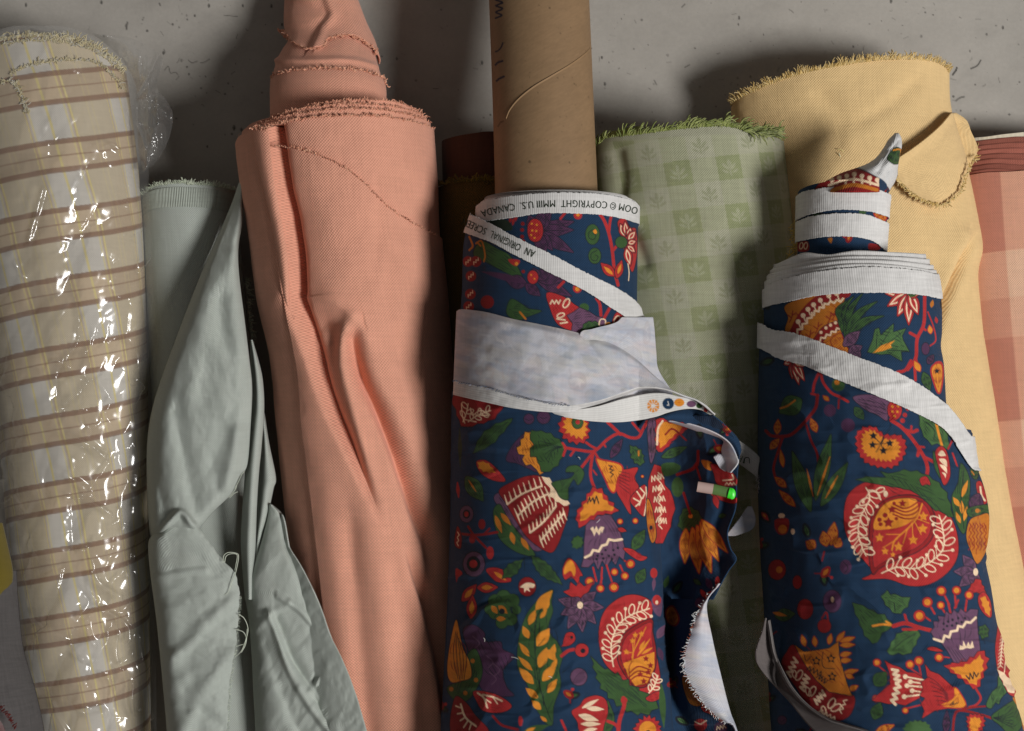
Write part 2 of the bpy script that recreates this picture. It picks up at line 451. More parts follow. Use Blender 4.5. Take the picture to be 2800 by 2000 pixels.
def floor_mat():
    m, nt, out = mat_base('grey_concrete'); L = nt.links
    b = nt.nodes.new('ShaderNodeBsdfPrincipled'); L.new(b.outputs[0], out.inputs[0])
    a = nt.nodes.new('ShaderNodeAttribute'); a.attribute_name = 'dye'
    tc = nt.nodes.new('ShaderNodeTexCoord')
    n1 = noise(nt, tc.outputs['Object'], 9.0, 5, 0.6); n2 = noise(nt, tc.outputs['Object'], 420.0, 3, 0.7); n3 = noise(nt, tc.outputs['Object'], 60.0, 4, 0.6)
    f = mnode(nt, 'ADD', mnode(nt, 'MULTIPLY', n1, 0.34), mnode(nt, 'ADD', mnode(nt, 'MULTIPLY', n2, 0.20), mnode(nt, 'MULTIPLY', n3, 0.20)))
    f = mnode(nt, 'ADD', f, 0.63)
    vo = nt.nodes.new('ShaderNodeTexVoronoi'); vo.inputs['Scale'].default_value = 330.0; L.new(tc.outputs['Object'], vo.inputs['Vector'])
    sp = mnode(nt, 'LESS_THAN', vo.outputs['Distance'], mnode(nt, 'MULTIPLY', mnode(nt, 'SUBTRACT', noise(nt, tc.outputs['Object'], 120.0, 2), 0.52), 0.75))
    f = mnode(nt, 'MULTIPLY', f, mnode(nt, 'SUBTRACT', 1.0, mnode(nt, 'MULTIPLY', sp, 0.35)))
    vm = nt.nodes.new('ShaderNodeVectorMath'); vm.operation = 'SCALE'; L.new(a.outputs['Color'], vm.inputs[0]); L.new(f, vm.inputs['Scale'])
    L.new(vm.outputs[0], b.inputs['Base Color'])
    b.inputs['Roughness'].default_value = 0.8; b.inputs['Specular IOR Level'].default_value = 0.2
    bp = nt.nodes.new('ShaderNodeBump'); bp.inputs['Strength'].default_value = 0.25; bp.inputs['Distance'].default_value = 1.0 * S
    L.new(n2, bp.inputs['Height']); L.new(bp.outputs[0], b.inputs['Normal'])
    return m
# ---------------------------------------------------------------- the flower print, traced flower by flower
NAVY, RED, DRED, GOLD = D(16, 41, 66), D(146, 34, 35), D(116, 20, 22), D(182, 114, 34)
CREAM, GREEN, LEAF2, PURP, DPURP = D(202, 176, 148), D(44, 70, 35), D(56, 84, 46), D(86, 57, 80), D(64, 36, 62)
INK, WHITE, OCHRE = (0.006, 0.010, 0.018), D(186, 185, 182), D(160, 94, 26)
HATCH.update({GREEN: INK, LEAF2: INK, PURP: INK, DPURP: INK, RED: DRED, GOLD: DRED, OCHRE: DRED})
def loops(g, x, y, r, a, col, n=1, w=9):
    """a small outlined leaflet, r long, pointing along a degrees"""
    c, s_ = math.cos(math.radians(a)), -math.sin(math.radians(a))
    t = np.linspace(0, 2 * math.pi, 12)
    lx = r * (0.5 - 0.5 * np.cos(t)); ly = r * 0.26 * np.sin(t)
    g.line(np.stack([x + lx * c - ly * s_, y + lx * s_ + ly * c], 1), w, col, smooth=False)
def sprig(g, pts, col, n, r, w=10, dots=True):
    """a branch with paired leaflets and dotted pins, as on the pomegranates"""
    p = resample(crom(pts, 10), n * 2 + 1)
    g.line(p, w * 1.1, col, smooth=False)
    for i in range(1, len(p) - 1):
        d = p[min(i + 1, len(p) - 1)] - p[i - 1]; a = math.degrees(math.atan2(-d[1], d[0]))
        for sd in (1, -1):
            b = a + sd * 52
            if (i + (sd > 0)) % 2 == 0: loops(g, p[i][0], p[i][1], r, b, col, w=w)
            elif dots:
                ex, ey = p[i][0] + r * .9 * math.cos(math.radians(b)), p[i][1] - r * .9 * math.sin(math.radians(b))
                g.line([p[i], (ex, ey)], w * .8, col, smooth=False); g.dot(ex, ey, w * 1.5, col)
def petal(g, x0, y0, x1, y1, w, bend=0.0):
    """a red petal with a cream inner outline"""
    g.leaf(x0, y0, x1, y1, w * 1.5, RED, INK, bend=bend)
    dx, dy = x1 - x0, y1 - y0
    g.leaf(x0 + .08 * dx, y0 + .08 * dy, x0 + .9 * dx, y0 + .9 * dy, w * .86, CREAM, None, bend=bend)
    g.leaf(x0 + .2 * dx, y0 + .2 * dy, x0 + .78 * dx, y0 + .78 * dy, w * .46, RED, None, bend=bend)
def star(g, x, y, r, col):
    a = np.arange(10) * math.pi / 5
    q = np.where(np.arange(10) % 2 == 0, r, r * .5)
    g.fill(np.stack([x + q * np.sin(a), y - q * np.cos(a)], 1), col, None, smooth=False)
def comb(g, pts, n, t1, t2, col, w=13):
    p = resample(crom(pts, 8), n)
    g.line(p, w * 1.2, col, smooth=False)
    for i in range(n):
        for (dx, dy) in (t1, t2):
            if dx or dy: g.line([p[i], (p[i][0] + dx, p[i][1] + dy)], w, col, smooth=False, taper=[1.3, .5])
def berry(g, x, y, r=34):
    g.dot(x, y, r + 5, INK); g.dot(x, y, r, RED); g.dot(x, y, r * .62, GOLD)
def scrib(g, pts, w, col): g.line(pts, w, col, smooth=False)
def daisy(g, x, y, ends, w, core=CREAM, cr=26):
    for (a, b) in ends: g.leaf(x, y, a, b, w, PURP, INK, INK, vw=4)
    g.dot(x, y, cr + 5, INK); g.dot(x, y, cr, core, cr * 1.25)
def thistle(g, body, cup, gold, zz, crown, dots, ink):
    g.fill(body, PURP, INK, jag=0, smooth=False); 
    for (x, y) in dots: g.dot(x, y, 11, INK)
    g.line(zz, 22, CREAM, smooth=False)
    g.fill(crown, CREAM, None, smooth=False)
    g.fill(cup, RED, INK, jag=14, jamp=14); g.fill(gold, GOLD, None, jag=12, jamp=12)
    g.line(ink, 11, INK, smooth=False)
# ---- shared by the upper edge of the left bolt
def print_left(g):
    A = g.crop(1200, 500)
    # purple daisy with a dotted red heart
    for e in [(1200, 345), (1195, 420), (1195, 620), (1010, 600), (950, 640), (1000, 260), (930, 250), (800, 290)]:
        g.leaf(860, 430, e[0], e[1], 105, DPURP, INK, INK, vw=5)
    g.fill([(850, 322), (905, 350), (925, 430), (900, 505), (850, 525), (805, 495), (788, 420), (805, 350)], RED, INK)
    for q in [(825, 365), (870, 375), (830, 425), (865, 430), (850, 490), (820, 465)]: g.dot(q[0], q[1], 10, GOLD)
    for q in [(745, 365), (740, 420), (740, 480), (750, 520)]: g.dot(q[0], q[1], 18, DRED)
    for q in [(630, 340), (680, 325), (655, 360)]: g.leaf(q[0], q[1] + 20, q[0] + 10, q[1] - 50, 26, RED)
    g.fill([(430, 330), (600, 330), (650, 420), (480, 420)], (0.02, 0.035, 0.02))
    g.line([(1120, 270), (1080, 320)], 22, RED); g.dot(1235, 290, 38, RED); g.dot(1235, 285, 16, GOLD)
    for q in [(1365, 460, 62, 90), (1385, 650, 55, 70)]:
        g.dot(q[0], q[1], q[2] + 6, INK, q[3] + 6); g.dot(q[0], q[1], q[2], GREEN, q[3]); g.line([(q[0] + 20, q[1] - 48), (q[0] - 30, q[1] - 20), (q[0] - 30, q[1] + 30), (q[0] + 10, q[1] + 44), (q[0] + 30, q[1] + 8), (q[0] + 6, q[1] - 8)], 6, INK)
        if q[1] < 500: g.fill([(q[0] + 5, q[1] - 30), (q[0] + 28, q[1] - 45), (q[0] + 40, q[1] - 15), (q[0] + 20, q[1] - 5)], GOLD)
    g.line([(1430, 280), (1470, 340), (1510, 450), (1540, 600), (1560, 780), (1592, 910)], 28, RED)
    g.line([(1535, 280), (1520, 350), (1512, 430)], 24, RED); g.line([(1540, 610), (1600, 540)], 26, RED)
    lotus = [(1590, 350), (1650, 320), (1700, 400), (1752, 420), (1760, 620), (1722, 790), (1680, 700), (1650, 560), (1615, 470)]
    g.fill(lotus, RED, INK)
    for q in [(1655, 480, 1610, 365, 46), (1665, 470, 1655, 345, 40), (1680, 480, 1705, 400, 40), (1680, 510, 1748, 430, 46), (1680, 540, 1752, 520, 40), (1675, 560, 1745, 620, 40), (1665, 580, 1700, 740, 48)]: petal(g, *q)
    g.dot(1620, 530, 58, INK); g.dot(1620, 530, 52, GREEN)
    g.leaf(1560, 830, 1440, 715, 85, RED, INK); g.leaf(1545, 815, 1465, 745, 34, GOLD)
    g.leaf(1580, 850, 1625, 690, 70, RED, INK); g.leaf(1590, 810, 1620, 720, 28, GOLD)
    g.line([(1680, 720), (1690, 800), (1685, 870)], 8, CREAM)
    # second turn, under the diagonal edge
    g.fill([(380, 520), (520, 590), (640, 660), (740, 850), (600, 800), (450, 720), (310, 640)], GREEN, INK)
    g.line([(270, 480), (300, 560), (270, 600)], 16, OCHRE); g.line([(330, 540), (380, 520), (410, 640), (400, 700)], 14, OCHRE); g.line([(340, 530), (370, 560)], 14, OCHRE)
    for q in [(260, 700), (285, 830), (280, 990), (265, 1100), (330, 700)]: g.dot(q[0], q[1], 48, DRED); g.zig(q[0] - 25, q[1] + 20, q[0] + 25, q[1] - 25, 6, 9, 7, CREAM)
    for q in [(660, 710)]: g.fill([(620, 680), (720, 690), (690, 740), (640, 720)], RED); g.dot(690, 720, 16, GOLD)
    g.leaf(780, 900, 590, 860, 120, DPURP, INK); g.leaf(770, 900, 900, 1005, 90, DPURP, INK); g.leaf(760, 880, 380, 790, 60, DPURP)
    for e in [(1180, 1010), (1120, 860), (1000, 780), (840, 760)]: g.leaf(860, 850, e[0], e[1], 100, DPURP, INK, INK)
    g.dot(835, 840, 55, INK, 68); g.dot(835, 840, 48, RED, 60); g.dot(820, 820, 9, GOLD); g.dot(850, 855, 9, GOLD)
    g.dot(750, 790, 16, DRED); g.line([(1060, 930), (1110, 880)], 24, RED); g.dot(1230, 940, 40, RED); g.dot(1230, 945, 20, GOLD); g.dot(430, 1060, 60, DRED)
    g.fill([(600, 1150), (640, 1035), (730, 1075), (800, 1120), (910, 1140), (790, 1190), (740, 1215), (660, 1210)], GREEN, INK); g.line([(720, 1150), (770, 1210)], 18, OCHRE)
    g.fill([(960, 980), (1100, 1010), (1200, 1080), (1245, 1120), (1160, 1180), (1200, 1310), (1060, 1260), (990, 1120)], RED, INK)
    g.zig(990, 1060, 1080, 1060, 6, 16, 12, CREAM); loops(g, 1110, 1110, 90, 60, CREAM, w=11); loops(g, 1050, 1190, 70, 20, CREAM, w=11); g.line([(1050, 1210), (1120, 1220)], 14, CREAM); g.line([(1080, 1250), (1140, 1240)], 14, CREAM)
    g.line([(1400, 1030), (1430, 1080), (1440, 1180)], 26, RED); g.line([(1530, 1090), (1470, 1200)], 26, RED)
    g.dot(1290, 1110, 45, GREEN, 40)
    g.fill([(1140, 1180), (1200, 1150), (1250, 1110), (1340, 1150), (1400, 1190), (1450, 1200), (1420, 1260), (1300, 1240), (1240, 1340), (1180, 1320), (1190, 1250)], PURP, INK, smooth=False)
    g.fill([(1290, 1260), (1340, 1235), (1420, 1245), (1475, 1300), (1380, 1320), (1270, 1345)], GREEN, INK, jag=10)
    g.fill([(1440, 1220), (1475, 1225), (1465, 1275), (1430, 1265)], PURP, CREAM, 10); g.fill([(1480, 1250), (1520, 1240), (1530, 1270), (1490, 1275)], GOLD)
    g.fill([(1550, 1290), (1560, 1180), (1620, 1140), (1700, 1200), (1760, 1250), (1700, 1290)], RED, INK); loops(g, 1570, 1280, 100, 75, CREAM, w=10); loops(g, 1640, 1260, 90, 70, CREAM, w=10); loops(g, 1660, 1270, 70, 20, CREAM, w=10)
    # ---------------- body
    g.crop(1200, 1000)
    g.fill([(140, 260), (560, 350), (540, 400), (490, 470), (350, 520), (215, 545), (160, 420)], DRED, INK, jag=12)
    sprig(g, [(215, 500), (245, 420), (260, 340)], CREAM, 2, 70, w=8, dots=False); sprig(g, [(260, 500), (350, 440), (460, 400)], CREAM, 3, 60, w=8, dots=False)
    g.line([(200, 340), (210, 450), (230, 510)], 9, CREAM); g.line([(280, 380), (300, 440), (370, 400), (450, 440), (330, 440)], 10, CREAM); g.line([(230, 480), (330, 500)], 9, CREAM)
    g.leaf(310, 775, 665, 465, 120, GREEN, INK, INK, bend=-15, jag=9)
    for q in [(800, 475, 45), (930, 460, 58)]: g.dot(q[0], q[1], q[2] + 6, INK); g.dot(q[0], q[1], q[2], DPURP); g.line([(q[0] - 30, q[1]), (q[0], q[1] + 12), (q[0] + 30, q[1])], 6, INK)
    g.fill([(1070, 520), (1110, 455), (1200, 450), (1300, 470), (1330, 560), (1320, 650), (1240, 695), (1130, 660), (1085, 590)], RED, INK, jag=13, jamp=14)
    g.fill([(1115, 500), (1150, 460), (1290, 480), (1310, 580), (1290, 640), (1220, 640), (1130, 590)], GOLD, None, jag=13, jamp=16)
    g.dot(1232, 505, 54, INK, 62); g.dot(1232, 505, 47, GREEN, 55); g.dot(1234, 503, 20, RED)
    g.fill([(598, 840), (650, 720), (720, 640), (800, 590), (860, 700), (880, 930), (800, 915), (700, 870)], DPURP, INK)
    g.fill([(770, 605), (835, 588), (900, 700), (945, 935), (880, 950), (850, 900), (745, 860), (760, 800), (690, 770), (720, 700)], GOLD, INK, jag=14, jamp=13)
    g.fill([(825, 585), (950, 592), (1050, 650), (1112, 715), (1080, 840), (1010, 920), (930, 950), (890, 880), (870, 820), (800, 790), (840, 700), (810, 640)], GREEN, INK, jag=13, jamp=9)
    for k in range(6): g.line([(1095, 725), (1010, 700 + 12 * k), (900 + 14 * k, 670 + 40 * k)], 5, INK)
    br = RED
    g.line([(1100, 690), (1125, 735), (1105, 800)], 22, br); g.line([(1120, 730), (1210, 745), (1350, 765), (1410, 740), (1500, 655), (1600, 605), (1700, 640), (1775, 635), (1815, 560), (1850, 500)], 26, br)
    g.line([(1500, 505), (1560, 560), (1610, 610)], 28, br); g.line([(1310, 685), (1360, 720), (1410, 742)], 22, br); g.line([(1720, 510), (1790, 590)], 22, br)
    g.line([(1380, 760), (1310, 850), (1260, 915)], 26, br); g.line([(1370, 780), (1350, 900), (1352, 1000), (1385, 1095)], 26, br); g.line([(1390, 780), (1430, 850)], 22, br)
    g.line([(1210, 745), (1170, 800)], 20, br); g.line([(1460, 690), (1480, 720)], 18, br); g.line([(1370, 930), (1400, 970)], 14, br)
    g.fill([(335, 855), (420, 845), (515, 920), (590, 1025), (470, 1015), (370, 950)], RED, INK); g.fill([(345, 862), (420, 862), (490, 930), (500, 950), (430, 950), (370, 925)], GOLD, None, jag=8)
    g.leaf(240, 985, 395, 1205, 140, GREEN, INK); g.line([(265, 1020), (330, 1120)], 18, OCHRE, taper=[.4, 1, .3])
    g.line([(185, 560), (190, 900)], 40, (0.03, 0.05, 0.02), taper=[.2, 1, .2])
    g.line([(165, 1040), (175, 1170)], 34, RED, taper=[.3, 1, .3])
    # striped tulip
    g.fill([(490, 1185), (545, 1130), (620, 1200), (720, 1350), (830, 1520), (930, 1620), (840, 1640), (700, 1500), (590, 1330)], PURP, INK)
    g.fill([(535, 1115), (640, 1040), (780, 985), (910, 985), (1030, 1070), (1100, 1150), (1150, 1230), (1142, 1340), (1100, 1470), (1050, 1600), (980, 1660), (800, 1540), (700, 1400), (600, 1230)], DRED, INK)
    g.fill([(915, 990), (990, 1005), (1020, 1080), (1060, 1120), (1150, 1200), (1140, 1250), (1060, 1215), (975, 1150), (1000, 1105), (950, 1050)], CREAM, None, jag=11, jamp=9)
    comb(g, [(608, 1232), (740, 1140), (915, 1070)], 8, (-25, -80), (0, 0), CREAM); comb(g, [(700, 1335), (830, 1215), (970, 1140)], 9, (-30, -65), (25, 70), CREAM)
    comb(g, [(810, 1485), (930, 1390), (1040, 1250)], 9, (-10, -70), (0, 0), CREAM); comb(g, [(905, 1555), (1010, 1430), (1110, 1310)], 9, (-10, -45), (25, 60), CREAM)
    g.fill([(485, 1290), (540, 1235), (600, 1340), (700, 1480), (800, 1600), (850, 1690), (700, 1660), (560, 1560), (500, 1430)], GREEN, INK)
    for q in [(500, 1330, 560, 1490), (550, 1310, 640, 1420), (640, 1480, 670, 1590), (730, 1530, 800, 1640)]: g.leaf(*q, 46, OCHRE, None)
    g.fill([(1005, 1045), (1080, 1020), (1170, 1000), (1205, 950), (1130, 945), (1150, 900), (1230, 890), (1285, 940), (1280, 1000), (1235, 1060), (1200, 1010), (1150, 1090), (1145, 1190), (1080, 1170), (1040, 1100)], GREEN, INK)
    # thistle in its orange cup
    thistle(g, [(1310, 1390), (1430, 1320), (1525, 1330), (1610, 1470), (1655, 1640), (1640, 1730), (1600, 1690), (1570, 1770), (1530, 1720), (1490, 1790), (1450, 1730), (1415, 1815), (1380, 1740), (1330, 1790), (1265, 1790), (1290, 1700), (1290, 1600)],
            [(1370, 1090), (1440, 1100), (1500, 1180), (1590, 1290), (1510, 1320), (1440, 1320), (1330, 1385), (1260, 1440), (1220, 1330), (1290, 1200)],
            [(1385, 1125), (1430, 1130), (1480, 1200), (1560, 1285), (1440, 1290), (1340, 1340), (1270, 1390), (1255, 1330), (1310, 1210)],
            [(1300, 1705), (1350, 1680), (1370, 1640), (1420, 1650), (1450, 1600), (1490, 1590), (1510, 1545), (1560, 1555), (1625, 1545)],
            [(1345, 1450), (1370, 1430), (1380, 1460), (1400, 1425), (1415, 1460), (1440, 1430), (1470, 1435), (1450, 1490), (1440, 1470), (1425, 1510), (1400, 1475), (1380, 1515), (1365, 1480)],
            [(1410, 1690), (1450, 1675), (1480, 1640), (1510, 1690), (1550, 1640), (1560, 1680), (1590, 1620), (1400, 1720), (1460, 1715), (1540, 1720)],
            [(1320, 1225), (1340, 1170), (1345, 1210), (1370, 1175), (1380, 1225), (1400, 1160), (1420, 1225)])
    for k in range(4): g.line([(1430 + 25 * k, 1325), (1500 + 30 * k, 1420), (1560 + 20 * k, 1520)], 4, INK)
    # red comet flower
    g.fill([(1600, 870), (1640, 925), (1765, 908), (1735, 1000), (1775, 1085), (1700, 1180), (1705, 1320), (1640, 1225), (1570, 1080)], RED, INK)
    g.fill([(1405, 840), (1450, 845), (1600, 880), (1625, 935), (1585, 1000), (1560, 1115), (1525, 1100), (1480, 1000)], GOLD, RED, 14)
    for k in range(6): g.line([(1600, 940 + 25 * k), (1690, 960 + 35 * k)], 5, INK)
    g.line([(1510, 890), (1540, 895), (1515, 920), (1550, 930), (1520, 950), (1550, 965), (1530, 990)], 9, INK, smooth=False)
    g.fill([(1700, 1190), (1770, 1100), (1835, 1065), (1845, 1200), (1825, 1340), (1745, 1265)], RED, INK)
    for q in [(1760, 1120, 1800, 1240), (1790, 1090, 1830, 1180), (1730, 1180, 1790, 1250)]: scrib(g, [(q[0], q[1]), (q[2], (q[1] + q[3]) / 2), (q[0] + 20, q[3])], 12, CREAM)
    g.line([(1840, 1080), (1845, 1200), (1825, 1330)], 10, CREAM)
    g.leaf(1525, 820, 1630, 655, 70, DPURP, INK, INK)
    g.fill([(1700, 715), (1790, 750), (1822, 850), (1790, 885), (1740, 860), (1708, 800)], GREEN, INK, jag=9); g.line([(1775, 760), (1775, 800)], 14, OCHRE)
    berry(g, 1610, 1385, 27); berry(g, 1745, 1380, 27); g.leaf(1590, 1450, 1665, 1470, 40, RED, INK); g.leaf(1720, 1640, 1830, 1460, 100, GREEN, INK); berry(g, 1808, 985, 14)
    g.dot(1232, 1570, 58, INK); g.fill([(1180, 1570), (1200, 1530), (1235, 1515), (1275, 1540), (1280, 1590), (1240, 1625), (1195, 1620)], GREEN, None, jag=8)
    g.dot(245, 1320, 66, INK, 80); g.dot(245, 1320, 60, PURP, 74); g.dot(245, 1320, 34, INK, 40); g.dot(245, 1320, 20, RED, 24)
    g.line([(195, 1495), (300, 1505), (400, 1500), (520, 1480)], 22, DRED); g.line([(260, 1430), (310, 1505), (420, 1620)], 20, DRED); g.line([(400, 1500), (450, 1450)], 18, DRED)
    g.dot(382, 1410, 32, DRED, 46); g.dot(296, 1545, 28, DRED, 36); g.fill([(140, 1580), (165, 1430), (200, 1520), (190, 1624)], DRED, INK); g.zig(165, 1600, 175, 1480, 6, 8, 7, CREAM)
    # beyond the fold: cloth turning into the dark
    g.fill([(1860, 500), (1935, 490), (1930, 720), (1885, 870), (1860, 700)], PURP, INK); g.line([(1880, 560), (1890, 760)], 5, INK)
    g.fill([(1930, 490), (2010, 480), (2220, 535), (2090, 650), (2010, 740), (1935, 755)], RED, INK, jag=12); g.fill([(1960, 510), (2010, 500), (2170, 540), (2060, 640), (1960, 730)], GOLD, None, jag=10)
    g.line([(1985, 490), (1945, 560), (1935, 700)], 18, CREAM); g.line([(2010, 610), (2080, 560), (2200, 660)], 16, DRED)
    g.leaf(1975, 815, 2190, 735, 70, GREEN, INK, INK)
    g.fill([(1915, 885), (1980, 890), (2000, 1040), (2090, 1200), (2065, 1400), (1960, 1600), (1895, 1500), (1855, 1220), (1870, 1000)], RED, INK, jag=10)
    for k in range(5): g.zig(1885 + 12 * k, 1010 + 90 * k, 1990 + 8 * k, 980 + 100 * k, 9, 22, 10, CREAM)
    g.zig(1960, 950, 1965, 1450, 16, 14, 9, CREAM)
    g.fill([(1850, 1190), (1890, 1260), (1930, 1500), (1890, 1570), (1850, 1400)], OCHRE, INK); g.dot(1885, 1440, 14, INK, 20)
    g.fill([(1975, 880), (2080, 860), (2150, 900), (2100, 960), (2000, 980)], GREEN); g.dot(2120, 1080, 55, GREEN, 90)
    g.line([(2150, 960), (2250, 920), (2300, 860)], 24, DRED); g.line([(2175, 1140), (2240, 1320)], 16, RED)
    # pale seed flower on the flap
    gx, gy = 1787, 0      # the flap was traced in its own crop
    g.crop(1750, 1000)
    g.fill([(340, 1420), (380, 1290), (450, 1260), (520, 1300), (555, 1380), (500, 1450), (400, 1470)], GREEN, INK, jag=9); g.dot(452, 1338, 20, GOLD)
    for (a, b, c_, d, w) in [(410, 1450, 400, 1760, 100), (470, 1440, 530, 1850, 110), (510, 1420, 635, 1845, 105), (540, 1390, 700, 1740, 100), (550, 1370, 780, 1660, 90)]:
        g.leaf(a, b, c_, d, w, GOLD, RED, DRED, bend=0); 
    g.line([(520, 760), (500, 900), (330, 970)], 26, DRED); g.line([(500, 880), (540, 1010)], 18, DRED); g.line([(390, 1130), (450, 1320)], 20, DRED)
    g.leaf(190, 815, 420, 720, 80, GREEN, INK); g.fill([(550, 840), (640, 860), (640, 930), (580, 910)], OCHRE)
    g.fill([(640, 870), (830, 960), (855, 1060), (700, 1060), (660, 960)], RED, INK); g.line([(740, 1020), (830, 1010), (820, 970)], 12, CREAM); g.zig(760, 1050, 850, 1050, 7, 10, 9, CREAM)
    g.fill([(640, 1140), (850, 1170), (840, 1225), (700, 1190)], RED, INK); g.leaf(660, 1150, 690, 1270, 50, RED, INK)
    for q in [(700, 1340, 770, 1330), (480, 1900, 545, 1950), (540, 1990, 600, 2080), (580, 2070, 650, 2000)]: g.leaf(*q, 40, RED if q[1] > 1950 else GREEN, INK)
    g.leaf(590, 1890, 650, 2000, 55, DPURP); g.dot(540, 2110, 50, DPURP); g.dot(690, 1925, 22, RED, 50)
    g.fill([(380, 2760), (520, 2800), (560, 3000), (440, 2990)], OCHRE, INK); g.leaf(550, 2990, 640, 3090, 80, RED, INK); g.leaf(580, 3000, 630, 3070, 36, GOLD)
    g.dot(540, 3190, 62, INK); g.dot(540, 3190, 56, RED); g.line([(490, 3160), (540, 3180), (590, 3150)], 10, CREAM); g.dot(720, 3220, 60, DPURP); g.zig(680, 3220, 760, 3200, 7, 16, 9, CREAM)
    # ---------------- lower body
    g.crop(1200, 1500)
    g.dot(312, 140, 104, INK, 118); g.dot(312, 140, 96, PURP, 110); g.dot(308, 138, 62, INK, 70); g.dot(306, 138, 36, RED)
    g.dot(455, 40, 34, RED, 58); g.fill([(150, 180), (210, 220), (170, 260), (155, 300)], RED)
    g.fill([(420, 190), (500, 172), (600, 210), (640, 290), (530, 300), (470, 260)], RED, INK); g.leaf(490, 210, 600, 285, 34, GOLD)
    g.leaf(570, 260, 745, 100, 105, GREEN, INK, INK, jag=8); g.leaf(825, 70, 1095, 318, 110, GREEN, INK, INK, jag=12, bend=10)
    g.line([(760, 60), (765, 200)], 5, INK)
    g.dot(785, 340, 84, INK, 92); g.dot(785, 340, 77, DRED, 85); g.fill([(720, 345), (780, 305), (850, 318), (840, 350), (800, 350), (810, 385), (780, 370), (760, 390), (755, 355)], CREAM, None)
    for q in [(205, 470, 335, 320), (285, 625, 300, 415), (340, 350, 525, 345)]: g.leaf(*q, 90, RED, INK); g.leaf(q[0] * .8 + q[2] * .2, q[1] * .8 + q[3] * .2, q[0] * .25 + q[2] * .75, q[1] * .25 + q[3] * .75, 44, GOLD)
    for q in [(500, 470, 62), (575, 430, 62), (655, 465, 60), (560, 660, 54), (500, 570, 60), (640, 630, 56), (690, 545, 40), (450, 540, 45), (570, 560, 70)]: g.dot(q[0], q[1], q[2] + 6, INK)
    for q in [(500, 470, 62), (575, 430, 62), (655, 465, 60), (560, 660, 54), (500, 570, 60), (640, 630, 56), (690, 545, 40), (450, 540, 45), (570, 560, 70)]: g.dot(q[0], q[1], q[2], GREEN)
    for q in [(530, 440), (610, 470), (650, 540), (600, 620), (520, 600)]: g.line([(q[0] - 25, q[1] + 15), (q[0], q[1] - 20), (q[0] + 28, q[1] + 10)], 6, INK)
    g.leaf(470, 510, 520, 580, 50, OCHRE); g.leaf(530, 510, 610, 580, 56, OCHRE); g.leaf(510, 625, 595, 625, 46, OCHRE); g.dot(560, 560, 26, INK)
    # tall gold and green leaf
    g.fill([(1012, 368), (1000, 480), (1012, 560), (972, 690), (1000, 780), (1050, 830), (1098, 950), (1070, 1080), (1082, 1220), (1020, 1400), (1010, 1560), (960, 1560), (900, 1480), (812, 1330), (790, 1220), (708, 1080), (698, 930), (720, 760), (780, 590), (870, 470), (940, 400)], GREEN, INK, 6)
    for q in [(860, 545, 1010, 372, 90), (800, 680, 860, 545, 62), (930, 560, 985, 440, 50), (800, 800, 745, 690, 60), (900, 620, 960, 545, 40), (870, 870, 985, 710, 105), (805, 960, 715, 840, 52), (960, 900, 1040, 1000, 70), (830, 1085, 705, 960, 50), (890, 1060, 960, 880, 88), (1000, 960, 1030, 850, 54),
              (840, 1205, 715, 1060, 78), (920, 1180, 1040, 1030, 84), (880, 1330, 770, 1240, 62), (965, 1285, 1050, 1160, 62), (905, 1430, 825, 1350, 62), (1000, 1080, 1050, 980, 44), (960, 1540, 900, 1490, 34)]: g.leaf(*q, GOLD, None)
    g.line([(905, 540), (860, 650), (852, 850), (880, 1150), (940, 1380), (1000, 1540)], 7, INK)
    for q in [(860, 620, 915, 540), (853, 760, 800, 690), (855, 900, 940, 800), (865, 1000, 790, 930), (878, 1120, 950, 1000), (890, 1180, 800, 1100), (920, 1300, 1000, 1200), (940, 1390, 850, 1300), (960, 1450, 1020, 1340)]: g.line([(q[0], q[1]), (q[2], q[3])], 5, INK)
    # purple daisy, crown, berries
    for q in [(1370, 170, 1400, 290), (1450, 170, 1440, 330), (1490, 150, 1545, 320), (1450, 260, 1430, 330), (1610, 150, 1640, 220), (1650, 110, 1690, 130)]: g.line([(q[0], q[1]), (q[2], q[3])], 16, RED)
    for q in [(1340, 295, 42), (1435, 355, 36), (1555, 345, 44), (1560, 210, 34), (1652, 245, 36), (1702, 138, 40)]: berry(g, *q)
    g.fill([(1640, 0), (1720, 10), (1790, 60), (1850, 80), (1790, 110), (1700, 60)], RED, INK)
    g.fill([(1145, 92), (1200, 115), (1250, 190), (1275, 240), (1250, 250), (1235, 310), (1180, 250), (1120, 275), (1100, 190)], RED, INK); g.fill([(1150, 105), (1190, 120), (1215, 190), (1200, 250), (1170, 200), (1115, 230), (1115, 170)], GOLD, None)
    g.fill([(1105, 385), (1160, 365), (1170, 300), (1220, 340), (1250, 300), (1290, 340), (1370, 300), (1330, 380), (1280, 430), (1240, 460), (1200, 450), (1170, 425)], RED, INK, smooth=False)
    daisy(g, 1255, 505, [(1395, 385), (1465, 525), (1395, 670), (1275, 745), (1145, 715), (1085, 590), (1060, 455), (1180, 440)], 92)
    g.fill([(1100, 860), (1130, 760), (1190, 750), (1210, 810), (1160, 860), (1090, 870)], RED, INK); g.dot(1180, 790, 14, INK)
    g.line([(1090, 955), (1150, 910), (1215, 895)], 30, RED); g.dot(1270, 905, 66, INK); g.dot(1270, 905, 60, RED); g.dot(1280, 910, 22, INK)
    g.dot(1243, 1142, 80, INK, 84); g.dot(1243, 1142, 73, PURP, 77)
    for k in range(4): g.line([(1190 + 25 * k, 1210 - 10 * k), (1220 + 25 * k, 1140), (1290, 1080 + 20 * k)], 5, INK)
    g.line([(1090, 1110), (1160, 1050)], 5, INK)
